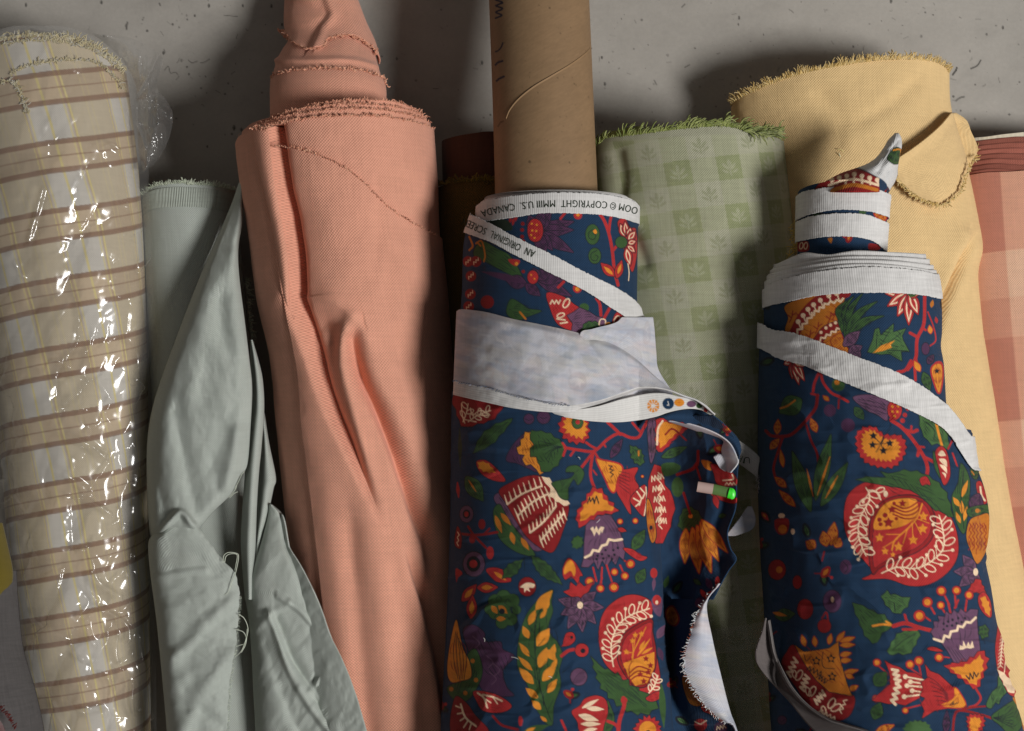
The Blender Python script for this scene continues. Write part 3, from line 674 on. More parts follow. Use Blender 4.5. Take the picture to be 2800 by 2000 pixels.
    # pomegranate
    g.fill([(1892, 490), (1800, 425), (1680, 415), (1560, 470), (1460, 580), (1422, 750), (1440, 930), (1490, 1040), (1590, 1130), (1690, 1210), (1800, 1275), (1930, 1330), (1965, 1150), (1925, 900), (1892, 650)], RED, INK, 7)
    g.fill([(1890, 630), (1760, 680), (1640, 770), (1592, 900), (1600, 1020), (1680, 1160), (1745, 1228), (1850, 1215), (1920, 1060), (1928, 900), (1900, 750)], DRED, INK, 8)
    g.fill([(1885, 660), (1770, 710), (1665, 790), (1625, 900), (1625, 1000), (1690, 1130), (1750, 1200), (1840, 1190), (1895, 1050), (1900, 900), (1890, 760)], RED, INK, 4)
    g.fill([(1640, 1020), (1720, 990), (1800, 960), (1915, 920), (1915, 1060), (1850, 1195), (1745, 1222), (1690, 1150)], GOLD, None, smooth=False)
    for q in [(1840, 980), (1880, 1040), (1790, 1120), (1860, 1100), (1820, 1180)]: star(g, *q, 30, DRED)
    for q in [(1720, 820), (1800, 760), (1665, 920), (1660, 1040), (1745, 770)]: star(g, *q, 28, GOLD)
    g.line([(1700, 1200), (1690, 1060), (1720, 1000)], 8, DRED)
    for q in [(1720, 830), (1745, 790), (1790, 780), (1840, 700), (1670, 930)]: g.line([(1720, 1000), (1725, 930), q], 7, GOLD)
    for q in [(1760, 960, 1880, 800), (1780, 900, 1830, 820), (1800, 940, 1900, 880)]: g.leaf(*q, 26, GOLD)
    for k in range(3): g.line([(1690, 1110 + 35 * k), (1770, 1050 + 40 * k), (1880, 1080 + 35 * k)], 12, DRED)
    sprig(g, [(1550, 1050), (1530, 860), (1590, 690), (1710, 590), (1870, 535)], CREAM, 6, 98, w=10)
    sprig(g, [(1860, 1290), (1910, 1230), (1945, 1130)], CREAM, 3, 60, w=10, dots=False)
    g.fill([(1358, 968), (1440, 1050), (1570, 1110), (1700, 1200), (1800, 1270), (1950, 1350), (1880, 1460), (1760, 1470), (1600, 1400), (1500, 1310), (1420, 1180)], GREEN, INK, jag=17, jamp=20)
    for k in range(7): g.line([(1480 + 50 * k, 1130 + 35 * k), (1560 + 48 * k, 1230 + 28 * k)], 5, INK)
    g.fill([(1840, 1330), (1950, 1270), (1960, 1330), (1890, 1360)], RED, INK)
    # striped heart
    g.leaf(1430, 1700, 1500, 1350, 110, GREEN, INK, bend=40)
    g.fill([(1180, 1452), (1250, 1400), (1300, 1335), (1400, 1308), (1480, 1345), (1500, 1450), (1470, 1560), (1430, 1660), (1270, 1660), (1230, 1540)], RED, INK)
    for q in [(1270, 1420, 1420, 1340, 38), (1210, 1462, 1480, 1480, 0), (1310, 1420, 1470, 1430, 44), (1240, 1480, 1420, 1530, 60), (1260, 1560, 1440, 1560, 44), (1280, 1630, 1410, 1600, 44)]:
        if q[4]: g.leaf(*q, CREAM, None)
    g.line([(1640, 1330), (1645, 1400), (1605, 1530), (1592, 1650)], 36, RED); g.line([(1500, 1535), (1560, 1560), (1600, 1600)], 28, RED); g.dot(1645, 1350, 30, RED)
    g.fill([(1750, 1640), (1760, 1560), (1850, 1490), (1940, 1540), (1960, 1640)], RED, INK, jag=14, jamp=16); g.dot(1855, 1610, 76, GOLD); g.dot(1860, 1640, 26, INK)
    for q in [(1910, 220, 32, 46), (1938, 460, 40, 46)]: g.dot(*q[:3], RED, q[3])
    g.leaf(1915, 260, 1905, 380, 34, PURP); g.fill([(1890, 450), (1980, 440), (1970, 600), (1910, 560)], PURP); g.dot(1936, 460, 38, RED, 46); g.dot(1936, 480, 13, CREAM, 18)
    g.fill([(2020, 560), (2080, 520), (2130, 620), (2100, 680), (2040, 650)], OCHRE, DRED, 14); g.leaf(2000, 350, 2040, 240, 50, GREEN); g.leaf(1940, 800, 2010, 680, 70, PURP); g.leaf(1950, 880, 1990, 1000, 50, DPURP)
    g.leaf(1760, 310, 1830, 180, 90, GREEN, INK)
    g.leaf(1975, 1200, 2000, 1600, 60, GREEN, None)
    # flame flower, lower left
    g.fill([(215, 740), (300, 680), (400, 745), (420, 830), (545, 830), (570, 900), (670, 960), (570, 1080), (600, 1230), (660, 1310), (400, 1270), (300, 1000)], DPURP, INK)
    for q in [(300, 780), (420, 950), (450, 1100), (480, 1020)]: g.line([(q[0], q[1]), (q[0] + 60, q[1] + 60), (q[0] + 20, q[1] + 110)], 9, PURP)
    g.fill([(80, 1230), (250, 1150), (250, 960), (330, 900), (385, 1100), (300, 1300), (200, 1370), (120, 1330)], GREEN, INK)
    for q in [(300, 1000), (330, 1170), (235, 1285), (110, 1250)]: g.dot(*q, 20, OCHRE)
    g.fill([(150, 640), (178, 720), (210, 880), (272, 1010), (285, 1140), (200, 1175), (110, 1185), (75, 1080), (100, 850)], GOLD, INK)
    for k in range(5): g.line([(150 + 8 * k, 740 + 20 * k), (130 + 28 * k, 950), (170 + 14 * k, 1160)], 5, INK)
    g.fill([(315, 1268), (500, 1295), (645, 1395), (560, 1455), (400, 1445), (330, 1345)], RED, INK); g.line([(345, 1285), (400, 1330), (430, 1415)], 16, CREAM); g.line([(390, 1300), (480, 1320), (560, 1355)], 16, CREAM); g.line([(400, 1330), (460, 1370)], 12, CREAM); g.line([(480, 1320), (520, 1380)], 12, CREAM)
    g.fill([(140, 1330), (240, 1370), (320, 1480), (440, 1640), (120, 1660)], DRED, INK); g.line([(195, 1385), (235, 1500), (330, 1580)], 17, CREAM)
    for q in [(205, 1420, 150, 1400), (215, 1460, 165, 1470), (235, 1500, 190, 1530), (260, 1530, 220, 1590), (290, 1550, 270, 1610)]: g.line([(q[0], q[1]), (q[2], q[3])], 12, CREAM)
    g.line([(480, 1490), (560, 1570), (700, 1610)], 22, DRED); g.dot(725, 1535, 20, RED, 46); g.leaf(740, 1640, 980, 1570, 70, GREEN); g.leaf(760, 1640, 860, 1590, 36, GOLD); g.line([(1090, 1530), (1130, 1620)], 22, RED)
    return g
def print_right(g):
    g.crop(2100, 0)
    # rolled tip and narrow bands of the neck
    g.fill([(450, 1740), (480, 1600), (600, 1530), (700, 1500), (850, 1515), (1000, 1590), (1010, 1740)], DRED, INK)
    for k in range(7): g.line([(560 + 75 * k, 1650), (570 + 70 * k, 1560 + abs(k - 3) * 14)], 18, CREAM); g.dot(570 + 70 * k, 1555 + abs(k - 3) * 14, 22, CREAM)
    g.line([(540, 1650), (760, 1590), (990, 1640)], 22, CREAM); g.line([(600, 1690), (760, 1640), (960, 1690)], 30, OCHRE)
    g.fill([(1060, 1420), (1120, 1320), (1175, 1330), (1160, 1440), (1100, 1450)], GREEN, INK); g.line([(1110, 1340), (1170, 1330), (1165, 1400)], 12, GOLD)
    g.crop(2100, 500)
    g.dot(840, 262, 34, GREEN, 22); g.fill([(950, 270), (1050, 290), (1020, 350), (980, 320)], OCHRE, RED, 12)
    g.fill([(255, 540), (350, 520), (360, 600), (270, 610)], DRED); loops(g, 290, 590, 60, 80, CREAM, w=7); loops(g, 330, 590, 60, 80, CREAM, w=7)
    g.fill([(530, 500), (570, 490), (560, 540)], OCHRE); g.fill([(900, 540), (1000, 560), (980, 600), (900, 600)], DRED)
    # scalloped fan
    g.fill([(150, 1100), (300, 1030), (670, 960), (660, 1090), (635, 1180), (650, 1330), (720, 1520), (560, 1470), (350, 1390), (160, 1330), (180, 1200)], OCHRE, INK)
    for q in [(560, 1150), (600, 1120), (450, 1240), (300, 1130), (220, 1140), (380, 1310)]:
        g.line([q, (q[0] - 10, q[1] + 60), (q[0] - 30, q[1] + 100)], 9, DRED); g.line([(q[0] - 5, q[1] + 40), (q[0] + 30, q[1] + 15)], 9, DRED); g.line([(q[0] - 12, q[1] + 60), (q[0] - 45, q[1] + 35)], 9, DRED)
    g.line([(230, 1350), (300, 1210), (400, 1090), (510, 1020), (690, 975)], 95, DRED)
    g.zig(250, 1340, 400, 1165, 8, 14, 18, CREAM); g.zig(400, 1165, 530, 1070, 7, 14, 18, CREAM); g.zig(530, 1070, 670, 1040, 6, 12, 18, CREAM)
    for q in [(268, 1235), (312, 1180), (355, 1125), (405, 1085), (465, 1045), (540, 1005), (610, 985)]: g.dot(*q, 22, CREAM); g.line([q, (q[0] + 20, q[1] + 50)], 11, CREAM)
    g.line([(440, 1410), (520, 1310), (650, 1260)], 90, INK); g.line([(440, 1410), (520, 1310), (650, 1260)], 80, DRED); g.zig(455, 1400, 640, 1290, 9, 12, 16, CREAM)
    for q in [(470, 1330), (515, 1290), (555, 1265), (600, 1245)]: g.dot(*q, 15, CREAM)
    g.fill([(560, 1400), (640, 1340), (670, 1400), (720, 1520), (600, 1470)], OCHRE, DRED, 8)
    for q in [(690, 1400, 840, 985, 60), (660, 1330, 760, 1010, 60), (690, 1390, 970, 1055, 70), (700, 1400, 1030, 1185, 70), (660, 1250, 700, 1050, 50)]: g.leaf(*q, GREEN, INK, None, bend=-55)
    # white and red lotus
    for q in [(1040, 985), (1058, 1100), (1150, 1190), (1250, 1268), (1335, 1175), (1340, 990)]: petal(g, 1255, 975, *q, 66)
    g.dot(1280, 990, 36, GREEN, 28)
    g.line([(1392, 1000), (1385, 1250), (1325, 1390), (1312, 1560), (1240, 1660)], 30, RED); g.line([(1325, 1370), (1262, 1335)], 26, RED); g.line([(1375, 1290), (1400, 1310)], 20, RED); g.line([(1310, 1560), (1330, 1640)], 26, RED)
    g.line([(1420, 1150), (1470, 1280), (1490, 1400), (1440, 1450)], 13, RED); g.leaf(1445, 1340, 1435, 1270, 40, GOLD, RED); g.leaf(1450, 1110, 1465, 1040, 34, OCHRE); g.leaf(1500, 1250, 1490, 1190, 30, RED)
    g.dot(1400, 1475, 40, INK, 60); g.dot(1400, 1475, 35, DPURP, 54); g.leaf(1420, 1610, 1470, 1530, 60, DPURP, INK); g.fill([(1480, 1600), (1540, 1590), (1560, 1660), (1500, 1660)], RED)
    g.fill([(885, 1505), (930, 1400), (950, 1305), (985, 1290), (1000, 1360), (1050, 1310), (1115, 1255), (1110, 1330), (1225, 1295), (1190, 1360), (1200, 1400), (1255, 1500), (1180, 1500), (1190, 1585), (1080, 1520), (1000, 1525)], LEAF2, INK, smooth=False)
    g.fill([(930, 1515), (1000, 1450), (1130, 1400), (1090, 1440), (1100, 1465), (1020, 1495)], GOLD, None, smooth=False)
    for q in [(960, 1480, 970, 1320), (1000, 1450, 1100, 1280), (1040, 1450, 1200, 1320), (1060, 1500, 1170, 1560), (1060, 1490, 1240, 1495)]: g.line([(q[0], q[1]), (q[2], q[3])], 5, INK)
    for q in [(670, 1450, 815, 1320, 100), (715, 1520, 835, 1450, 90), (760, 1580, 820, 1500, 70)]: g.leaf(*q, PURP, INK, INK)
    # ---- under the diagonal edge
    g.crop(2100, 1000)
    for q in [(140, -10), (215, 120), (275, 175), (325, 140), (320, 10)]: petal(g, 225, -50, *q, 50)
    g.line([(400, 230), (415, 150), (462, 60), (490, 150), (560, 240), (640, 280), (710, 320)], 24, RED); g.line([(385, 250), (445, 265)], 20, RED)
    g.line([(440, 265), (425, 370), (370, 450), (300, 530), (190, 620), (40, 625), (-20, 580)], 28, DRED); g.line([(340, 530), (380, 660), (440, 800), (445, 1000)], 20, DRED); g.line([(130, 640), (90, 760), (50, 900), (60, 980)], 22, DRED); g.line([(630, 300), (625, 380)], 16, DRED)
    for q in [(80, 610, 90, 480, 60), (430, 590, 380, 470, 60), (20, 740, 100, 650, 60), (135, 900, 110, 750, 40), (160, 1080, 60, 990, 60), (240, 1250, 100, 1110, 60), (540, 310, 490, 270, 36)]: g.leaf(*q, OCHRE, DRED)
    for q in [(380, 1300, 215, 760, 130), (420, 1200, 560, 610, 120), (470, 1250, 710, 860, 120)]: g.leaf(*q, GREEN, INK)
    for q in [(400, 1160, 345, 920), (440, 1150, 550, 810), (510, 1180, 620, 980)]: g.line([(q[0], q[1]), (q[2], q[3])], 22, OCHRE, taper=[.3, 1, .3])
    g.leaf(300, 300, 100, 420, 180, GREEN, INK); g.line([(110, 380), (170, 360), (240, 310)], 16, OCHRE); g.dot(625, 170, 60, GREEN); g.dot(612, 150, 24, OCHRE)
    g.dot(550, 400, 55, DPURP); g.dot(710, 530, 62, DPURP)
    g.fill([(755, 290), (850, 260), (960, 270), (1090, 310), (1065, 450), (1050, 490), (960, 430), (880, 400)], PURP, INK); 
    for k in range(3): g.line([(800, 300 + 20 * k), (920, 320 + 35 * k), (1050, 350 + 40 * k)], 5, INK)
    g.dot(1125, 395, 70, INK, 95); g.dot(1125, 395, 64, RED, 88)
    for q in [(1105, 365), (1155, 360), (1105, 410), (1150, 410), (1125, 450)]: g.dot(*q, 12, GOLD)
    for q in [(1242, 385, 18), (1216, 440, 20), (1195, 490, 22)]: g.dot(*q, RED)
    g.leaf(770, 370, 850, 480, 80, GREEN, INK)
    g.line([(1090, 485), (1200, 560), (1330, 720), (1415, 890), (1395, 1040)], 32, RED); g.line([(1210, 570), (1280, 590), (1325, 575)], 30, RED); g.line([(1270, 580), (1275, 540)], 20, RED); g.line([(1345, 730), (1330, 800)], 28, RED); g.line([(1340, 720), (1385, 725)], 20, RED); g.line([(1400, 820), (1480, 860)], 28, RED)
    g.line([(1075, 480), (1085, 540), (1050, 600), (1020, 640)], 5, INK)
    g.fill([(780, 640), (800, 590), (850, 548), (950, 548), (1030, 615), (1180, 625), (1222, 700), (1210, 800), (1120, 895), (1020, 905), (880, 865), (800, 760)], RED, INK, jag=22, jamp=12)
    g.fill([(835, 655), (860, 590), (940, 580), (1030, 650), (1130, 660), (1170, 710), (1160, 790), (1100, 840), (1000, 840), (900, 810), (840, 740)], GOLD, None, jag=24, jamp=15)
    for q in [(935, 625), (930, 705), (1025, 757), (1082, 690)]: star(g, *q, 38, INK); g.line([(1030, 640), (1005, 690), q], 7, INK)
    g.line([(1030, 620), (1000, 700), (960, 770)], 7, INK)
    g.fill([(1345, 435), (1450, 480), (1590, 600), (1592, 745), (1520, 700), (1440, 695), (1400, 640), (1365, 580)], LEAF2, INK, jag=9); g.line([(1495, 520), (1520, 620), (1545, 710)], 22, GOLD); g.line([(1400, 500), (1480, 580), (1470, 660)], 6, INK)
    g.fill([(1470, 760), (1520, 880), (1540, 1010), (1480, 900)], GREEN, INK)
    g.fill([(1488, 770), (1540, 718), (1592, 780), (1618, 970), (1562, 1060), (1515, 900)], RED, INK)
    for q in [(1510, 790, 1580, 800, 50), (1520, 830, 1590, 900, 46), (1525, 880, 1590, 960, 36), (1545, 950, 1575, 1000, 20)]: g.leaf(*q, CREAM, None, bend=-14)
    g.line([(1640, 660), (1600, 740)], 16, RED); g.line([(1640, 780), (1680, 890)], 16, RED)
    # big pomegranate, hanging the other way up
    g.fill([(675, 1330), (700, 1180), (770, 1090), (880, 1035), (1000, 1035), (1200, 1090), (1400, 1170), (1560, 1270), (1650, 1400), (1690, 1580), (1670, 1730), (1570, 1860), (1420, 1945), (1250, 1955), (1060, 1895), (840, 1900), (930, 1840), (860, 1740), (770, 1640), (690, 1480)], RED, INK, 7)
    g.fill([(905, 1440), (940, 1300), (1020, 1210), (1150, 1160), (1310, 1160), (1430, 1240), (1485, 1370), (1450, 1540), (1330, 1650), (1150, 1720), (990, 1800), (930, 1850), (900, 1700)], DRED, INK, 8)
    g.fill([(940, 1450), (965, 1330), (1040, 1230), (1160, 1185), (1300, 1185), (1400, 1250), (1450, 1370), (1420, 1520), (1310, 1620), (1150, 1680), (1000, 1760), (945, 1790), (930, 1650)], RED, INK, 4)
    g.fill([(940, 1450), (965, 1330), (1040, 1230), (1160, 1185), (1300, 1185), (1330, 1230), (1330, 1330), (1250, 1400), (1150, 1440), (1050, 1455)], GOLD, None)
    for q in [(1070, 1395, 52), (1100, 1280, 40), (1195, 1225, 38)]: star(g, *q, DRED)
    for q in [(1040, 1330, 22), (990, 1370, 20), (1000, 1410, 18), (1140, 1360, 16), (1120, 1225, 16)]: g.dot(*q, DRED)
    for q in [(1380, 1340, 46), (1375, 1450, 48), (1290, 1550, 46), (1160, 1610, 46), (990, 1530, 42), (1040, 1650, 36), (1110, 1680, 26)]: star(g, *q, GOLD)
    for k in range(4): g.line([(1110, 1320 - 30 * k), (1220, 1360 - 30 * k), (1320, 1340 - 40 * k), (1370, 1210 - 10 * k)], 13, DRED)
    g.line([(1100, 1640), (1130, 1550), (1250, 1440), (1330, 1340), (1370, 1230)], 14, GOLD)
    for q in [(1280, 1400, 1290, 1560), (1240, 1450, 1200, 1580), (1180, 1500, 1050, 1500), (1300, 1380, 1360, 1500), (1320, 1360, 1430, 1400), (1150, 1540, 1020, 1620)]: g.line([(q[0], q[1]), (q[2], q[3])], 8, GOLD)
    sprig(g, [(870, 1085), (905, 1180), (825, 1340), (800, 1490), (850, 1650), (870, 1690)], CREAM, 6, 104, w=10)
    g.line([(890, 1110), (960, 1120), (1000, 1190)], 15, CREAM); loops(g, 960, 1120, 80, 20, CREAM, w=10); g.dot(1045, 1140, 20, CREAM, 28)
    sprig(g, [(1010, 1845), (1150, 1790), (1310, 1805), (1450, 1740), (1560, 1620), (1550, 1440), (1520, 1330)], CREAM, 7, 108, w=10)
    g.fill([(790, 1015), (900, 990), (1040, 1000), (1010, 945), (1110, 965), (1170, 930), (1320, 945), (1430, 985), (1540, 1070), (1600, 1180), (1640, 1360), (1540, 1290), (1500, 1300), (1400, 1200), (1270, 1110), (1050, 1065)], GREEN, INK, jag=20, jamp=12)
    for k in range(8): g.line([(1100 + 55 * k, 985 + 14 * k + k * k * 3), (1160 + 55 * k, 1060 + 14 * k + k * k * 3)], 5, INK)
    g.fill([(1350, 1010), (1400, 985), (1430, 1020), (1440, 1060), (1400, 1050), (1370, 1065)], RED, INK)
    g.fill([(1715, 870), (1790, 1010), (1782, 1220), (1745, 1490), (1665, 1370), (1632, 1180), (1690, 1040)], GREEN, INK)
    for q in [(1700, 1250, 1645, 1170, 44), (1720, 1170, 1775, 1020, 40), (1725, 1320, 1720, 1200, 40), (1740, 1380, 1770, 1250, 36), (1710, 1400, 1670, 1300, 36)]: g.leaf(*q, GOLD, None)
    g.line([(1740, 930), (1715, 1180), (1740, 1450)], 6, INK)
    g.fill([(1850, 1050), (1890, 1040), (1940, 1200), (1900, 1230), (1870, 1170)], RED, INK); g.line([(1880, 1080), (1890, 1150), (1920, 1200)], 16, CREAM)
    g.fill([(1795, 1190), (1870, 1140), (1900, 1240), (1800, 1260)], DPURP, INK); g.fill([(1780, 1270), (1945, 1240), (1955, 1320), (1830, 1345), (1780, 1330)], GREEN, INK); g.dot(1860, 1290, 20, OCHRE)
    g.fill([(1770, 1450), (1800, 1370), (1870, 1335), (1955, 1325), (1965, 1500), (1940, 1640), (1860, 1760), (1800, 1640), (1765, 1540)], OCHRE, INK)
    for k in range(5): g.zig(1800 + 30 * k, 1400, 1790 + 34 * k, 1640, 9, 10, 7, DRED)
    g.fill([(1455, 40), (1490, -10), (1540, 0), (1545, 120), (1520, 240), (1480, 150)], GOLD, RED, 14); star(g, 1500, 50, 26, INK); g.leaf(1380, 60, 1440, 220, 80, GREEN, INK); g.line([(1150, 60), (1220, 40), (1270, -40)], 28, RED); g.line([(1300, -40), (1310, 130)], 24, RED); g.leaf(1350, 50, 1300, -40, 50, GOLD, RED)
    g.fill([(1800, 920), (1860, 930), (1850, 1010), (1810, 980)], GREEN, INK); g.line([(1810, 940), (1830, 970)], 10, OCHRE)
    # ---------------- lower body
    g.crop(2100, 1500)
    for q in [(1730, 60), (1650, 205), (1700, 340), (1820, 330)]: g.leaf(1845, 210, *q, 95, PURP, INK, INK)
    g.dot(1845, 210, 22, CREAM, 34)
    g.fill([(1780, 370), (1860, 270), (1910, 330), (1930, 400), (1840, 390)], RED, INK, jag=8); g.fill([(1870, 430), (1920, 390), (1975, 470), (1985, 600), (1940, 600), (1880, 520)], RED, INK); g.fill([(1890, 450), (1930, 430), (1970, 510), (1970, 590), (1940, 580)], GOLD, None, jag=7)
    for q in [(1600, 480, 1620, 570), (1570, 420, 1610, 500), (1660, 400, 1670, 520), (1690, 460, 1660, 530), (1770, 430, 1750, 570), (1440, 510, 1480, 580), (1370, 590, 1440, 640), (1550, 540, 1580, 580)]: g.line([(q[0], q[1]), (q[2], q[3])], 18, RED)
    for q in [(1540, 378, 44), (1675, 374, 40), (1786, 415, 40), (1416, 478, 46), (1535, 505, 36), (1345, 600, 52), (1520, 970, 40), (1262, 1032, 40), (1340, 1000, 42), (968, 1015, 36), (1220, 1440, 30), (960, 1335, 34)]: berry(g, *q)
    g.fill([(1415, 895), (1470, 875), (1550, 910), (1500, 915)], RED, INK); g.line([(1560, 965), (1610, 970)], 12, RED); g.line([(990, 1050), (1060, 1110)], 14, RED); g.line([(1270, 1070), (1360, 1130)], 14, RED); g.line([(1340, 1040), (1360, 1120)], 14, RED); g.line([(1240, 1420), (1360, 1390)], 14, RED)
    g.fill([(1010, 430), (1060, 375), (1090, 420), (1150, 405), (1180, 440), (1255, 430), (1245, 500), (1190, 560), (1140, 585), (1100, 550), (1050, 500)], LEAF2, INK, jag=9)
    g.fill([(755, 490), (880, 530), (960, 570), (1040, 600), (1110, 690), (1040, 730), (990, 790), (960, 850), (880, 800), (830, 700)], GREEN, INK, jag=11, jamp=10); g.line([(930, 690), (1020, 675), (1090, 680), (1050, 650)], 20, GOLD)
    g.fill([(1065, 910), (1110, 820), (1180, 745), (1345, 735), (1320, 830), (1280, 900), (1250, 945), (1160, 930), (1085, 950)], LEAF2, INK, jag=10, jamp=10); g.line([(1110, 900), (1200, 820), (1310, 755)], 6, INK); g.line([(1130, 560), (1120, 480)], 6, INK)
    g.line([(1115, 690), (1220, 665), (1330, 700), (1445, 728)], 36, RED); g.line([(1240, 670), (1215, 590)], 22, RED); g.line([(1200, 720), (1320, 720)], 24, RED)
    body = [(1445, 740), (1480, 700), (1470, 650), (1520, 650), (1510, 600), (1570, 610), (1580, 560), (1630, 590), (1650, 545), (1690, 580), (1710, 535), (1760, 575), (1800, 540), (1865, 545), (1855, 620), (1862, 720), (1885, 900), (1830, 990), (1720, 1030), (1650, 1010), (1600, 920), (1540, 840), (1480, 800)]
    thistle(g, body, [(1575, 1045), (1640, 1020), (1720, 1015), (1830, 960), (1890, 900), (1950, 970), (1935, 1060), (1885, 1200), (1840, 1250), (1760, 1195), (1650, 1115)], [(1620, 1060), (1720, 1050), (1830, 1000), (1890, 950), (1910, 1050), (1860, 1190), (1830, 1215), (1740, 1150), (1680, 1110)],
            [(1475, 805), (1550, 830), (1570, 775), (1610, 790), (1625, 740), (1680, 730), (1690, 690), (1730, 700), (1760, 655), (1800, 660), (1845, 615)],
            [(1700, 900), (1705, 860), (1730, 870), (1735, 820), (1760, 870), (1780, 830), (1795, 865), (1815, 820), (1830, 880), (1800, 890), (1760, 885), (1730, 900)],
            [(1560, 670), (1600, 650), (1640, 635), (1690, 620), (1750, 620), (1590, 690), (1635, 685), (1675, 665), (1720, 655), (1560, 720)], [(1760, 1130), (1790, 1165), (1795, 1110), (1820, 1160), (1830, 1100), (1850, 1140), (1870, 1110)])
    for k in range(4): g.line([(1600 + 30 * k, 880 + 10 * k), (1680 + 25 * k, 1010 - 5 * k)], 5, INK)
    g.line([(1850, 1250), (1890, 1330), (1850, 1390), (1790, 1410)], 20, RED); g.fill([(1880, 700), (1915, 680), (1950, 700), (1955, 770), (1910, 800), (1875, 760)], GREEN, INK, jag=6); g.line([(1910, 800), (1930, 850)], 5, INK)
    g.fill([(930, 1350), (1020, 1270), (1090, 1180), (1075, 1090), (1045, 1000), (1200, 1080), (1390, 1150), (1370, 1220), (1365, 1290), (1300, 1360), (1200, 1385)], RED, INK, jag=10, jamp=9)
    g.zig(1125, 1070, 1160, 1200, 7, 22, 26, CREAM); g.zig(1160, 1200, 1110, 1380, 8, 22, 26, CREAM)
    for q in [(1220, 1140, 1380, 1170), (1265, 1185, 1380, 1200), (1235, 1220, 1390, 1232), (1280, 1265, 1385, 1280), (1210, 1318, 1350, 1300)]: g.line([(q[0], q[1]), (q[2], q[3])], 16, CREAM); g.dot(q[0], q[1], 22, CREAM)
    g.fill([(1395, 1030), (1440, 1090), (1520, 1120), (1650, 1240), (1750, 1400), (1600, 1420), (1480, 1440), (1370, 1510), (1390, 1440), (1360, 1380), (1400, 1330), (1350, 1310), (1380, 1240), (1360, 1190), (1420, 1150)], RED, INK, smooth=False)
    for k in range(7): g.line([(1420 + 14 * k, 1140 + 42 * k), (1500 + 16 * k, 1190 + 34 * k), (1600, 1300 + 14 * k)], 5, INK)
    g.fill([(1655, 1240), (1700, 1280), (1750, 1405), (1560, 1405), (1620, 1380), (1540, 1390), (1650, 1330)], GOLD, RED, 10); g.line([(1620, 1390), (1650, 1360), (1640, 1390), (1690, 1370)], 8, INK, smooth=False)
    g.line([(1990, 1510), (1900, 1480), (1720, 1440), (1660, 1480), (1640, 1640)], 22, DRED); g.line([(1730, 1430), (1840, 1410), (1960, 1400)], 16, DRED); g.line([(1720, 1440), (1760, 1400)], 18, DRED)
    g.fill([(1940, 1390), (1990, 1280), (2040, 1230), (2050, 1130), (2130, 1190), (2130, 1260), (2070, 1330), (2050, 1380), (2020, 1370), (1980, 1420)], LEAF2, INK)
    g.fill([(1985, 1500), (2060, 1430), (2150, 1370), (2230, 1340), (2290, 1450), (2240, 1600), (2150, 1650), (2060, 1570)], GREEN, INK)
    for k in range(6): g.line([(2000, 1505), (2100, 1480 + 15 * k), (2180, 1420 + 36 * k)], 5, INK)
    g.line([(2200, 1330), (2260, 1440), (2290, 1600)], 50, OCHRE)
    g.fill([(2020, 900), (2035, 750), (2055, 640), (2120, 760), (2200, 980), (2240, 1290), (2150, 1300), (2080, 1180), (2040, 1080)], RED, INK); comb(g, [(2090, 760), (2075, 900), (2065, 1040)], 10, (-26, 26), (22, 20), CREAM, w=8); g.line([(2130, 850), (2110, 1000), (2100, 1100)], 9, CREAM); g.fill([(2040, 1080), (2110, 1120), (2200, 1250), (2150, 1290), (2080, 1180)], CREAM, None, jag=8)
    g.leaf(1580, 1650, 1590, 1440, 60, DPURP, INK, INK); g.fill([(1770, 1500), (1830, 1475), (1910, 1490), (1920, 1560), (1860, 1650), (1790, 1640)], RED, INK, jag=14, jamp=10); g.fill([(1800, 1510), (1880, 1510), (1890, 1560), (1840, 1640), (1800, 1620)], GOLD, None, jag=10)
    g.dot(1330, 1610, 110, INK, 84); g.fill([(1220, 1640), (1230, 1560), (1320, 1530), (1420, 1560), (1440, 1650)], LEAF2, None, jag=14, jamp=10); g.leaf(960, 1630, 1120, 1570, 60, GOLD, RED)
    g.leaf(950, 1220, 1050, 1100, 130, GREEN, INK); g.leaf(940, 1520, 1000, 1370, 110, GREEN, INK)
    # orange square flower with its red and cream border
    for q in [(330, 870, 300, 770), (420, 870, 410, 780), (540, 850, 560, 760), (610, 830, 680, 740), (640, 830, 770, 790), (640, 860, 770, 855), (640, 950, 740, 930), (640, 1000, 740, 990), (670, 1110, 800, 1080), (690, 1120, 760, 1150), (720, 1260, 800, 1220)]: g.leaf(*q, 44, OCHRE, DRED)
    g.fill([(240, 865), (160, 930), (120, 1020), (180, 1140), (260, 1250), (300, 1320), (400, 1440), (500, 1530), (640, 1530), (740, 1460), (760, 1310), (560, 1260), (420, 1100)], DRED, INK)
    g.fill([(240, 862), (320, 920), (440, 905), (540, 890), (625, 830), (630, 950), (660, 1060), (700, 1200), (745, 1310), (640, 1290), (540, 1270), (430, 1170), (350, 1060), (290, 960)], OCHRE, INK, smooth=False)
    for q in [(430, 1000), (560, 980), (570, 1140)]: star(g, *q, 46, INK); g.dot(*q, 18, OCHRE)
    g.zig(350, 1060, 480, 1120, 9, 22, 9, INK); g.zig(440, 1130, 520, 1190, 8, 22, 9, INK); g.line([(490, 920), (480, 1000), (500, 1060), (590, 1070)], 7, INK); g.line([(320, 940), (340, 1000), (380, 960)], 7, INK)
    for q in [(250, 980, 180, 1130), (350, 1130, 300, 1260), (500, 1280, 420, 1370)]: g.zig(*q, 8, 24, 20, CREAM)
    for q in [(250, 1170, 100, 60), (240, 1150, 70, 100), (370, 1310, 95, 60), (370, 1310, 80, 110), (540, 1420, 100, 60), (500, 1480, 80, 100), (560, 1440, 100, 30)]: loops(g, *q, CREAM, w=11)
    g.zig(460, 1440, 600, 1520, 9, 16, 12, CREAM); g.zig(640, 1460, 690, 1340, 7, 14, 10, CREAM)
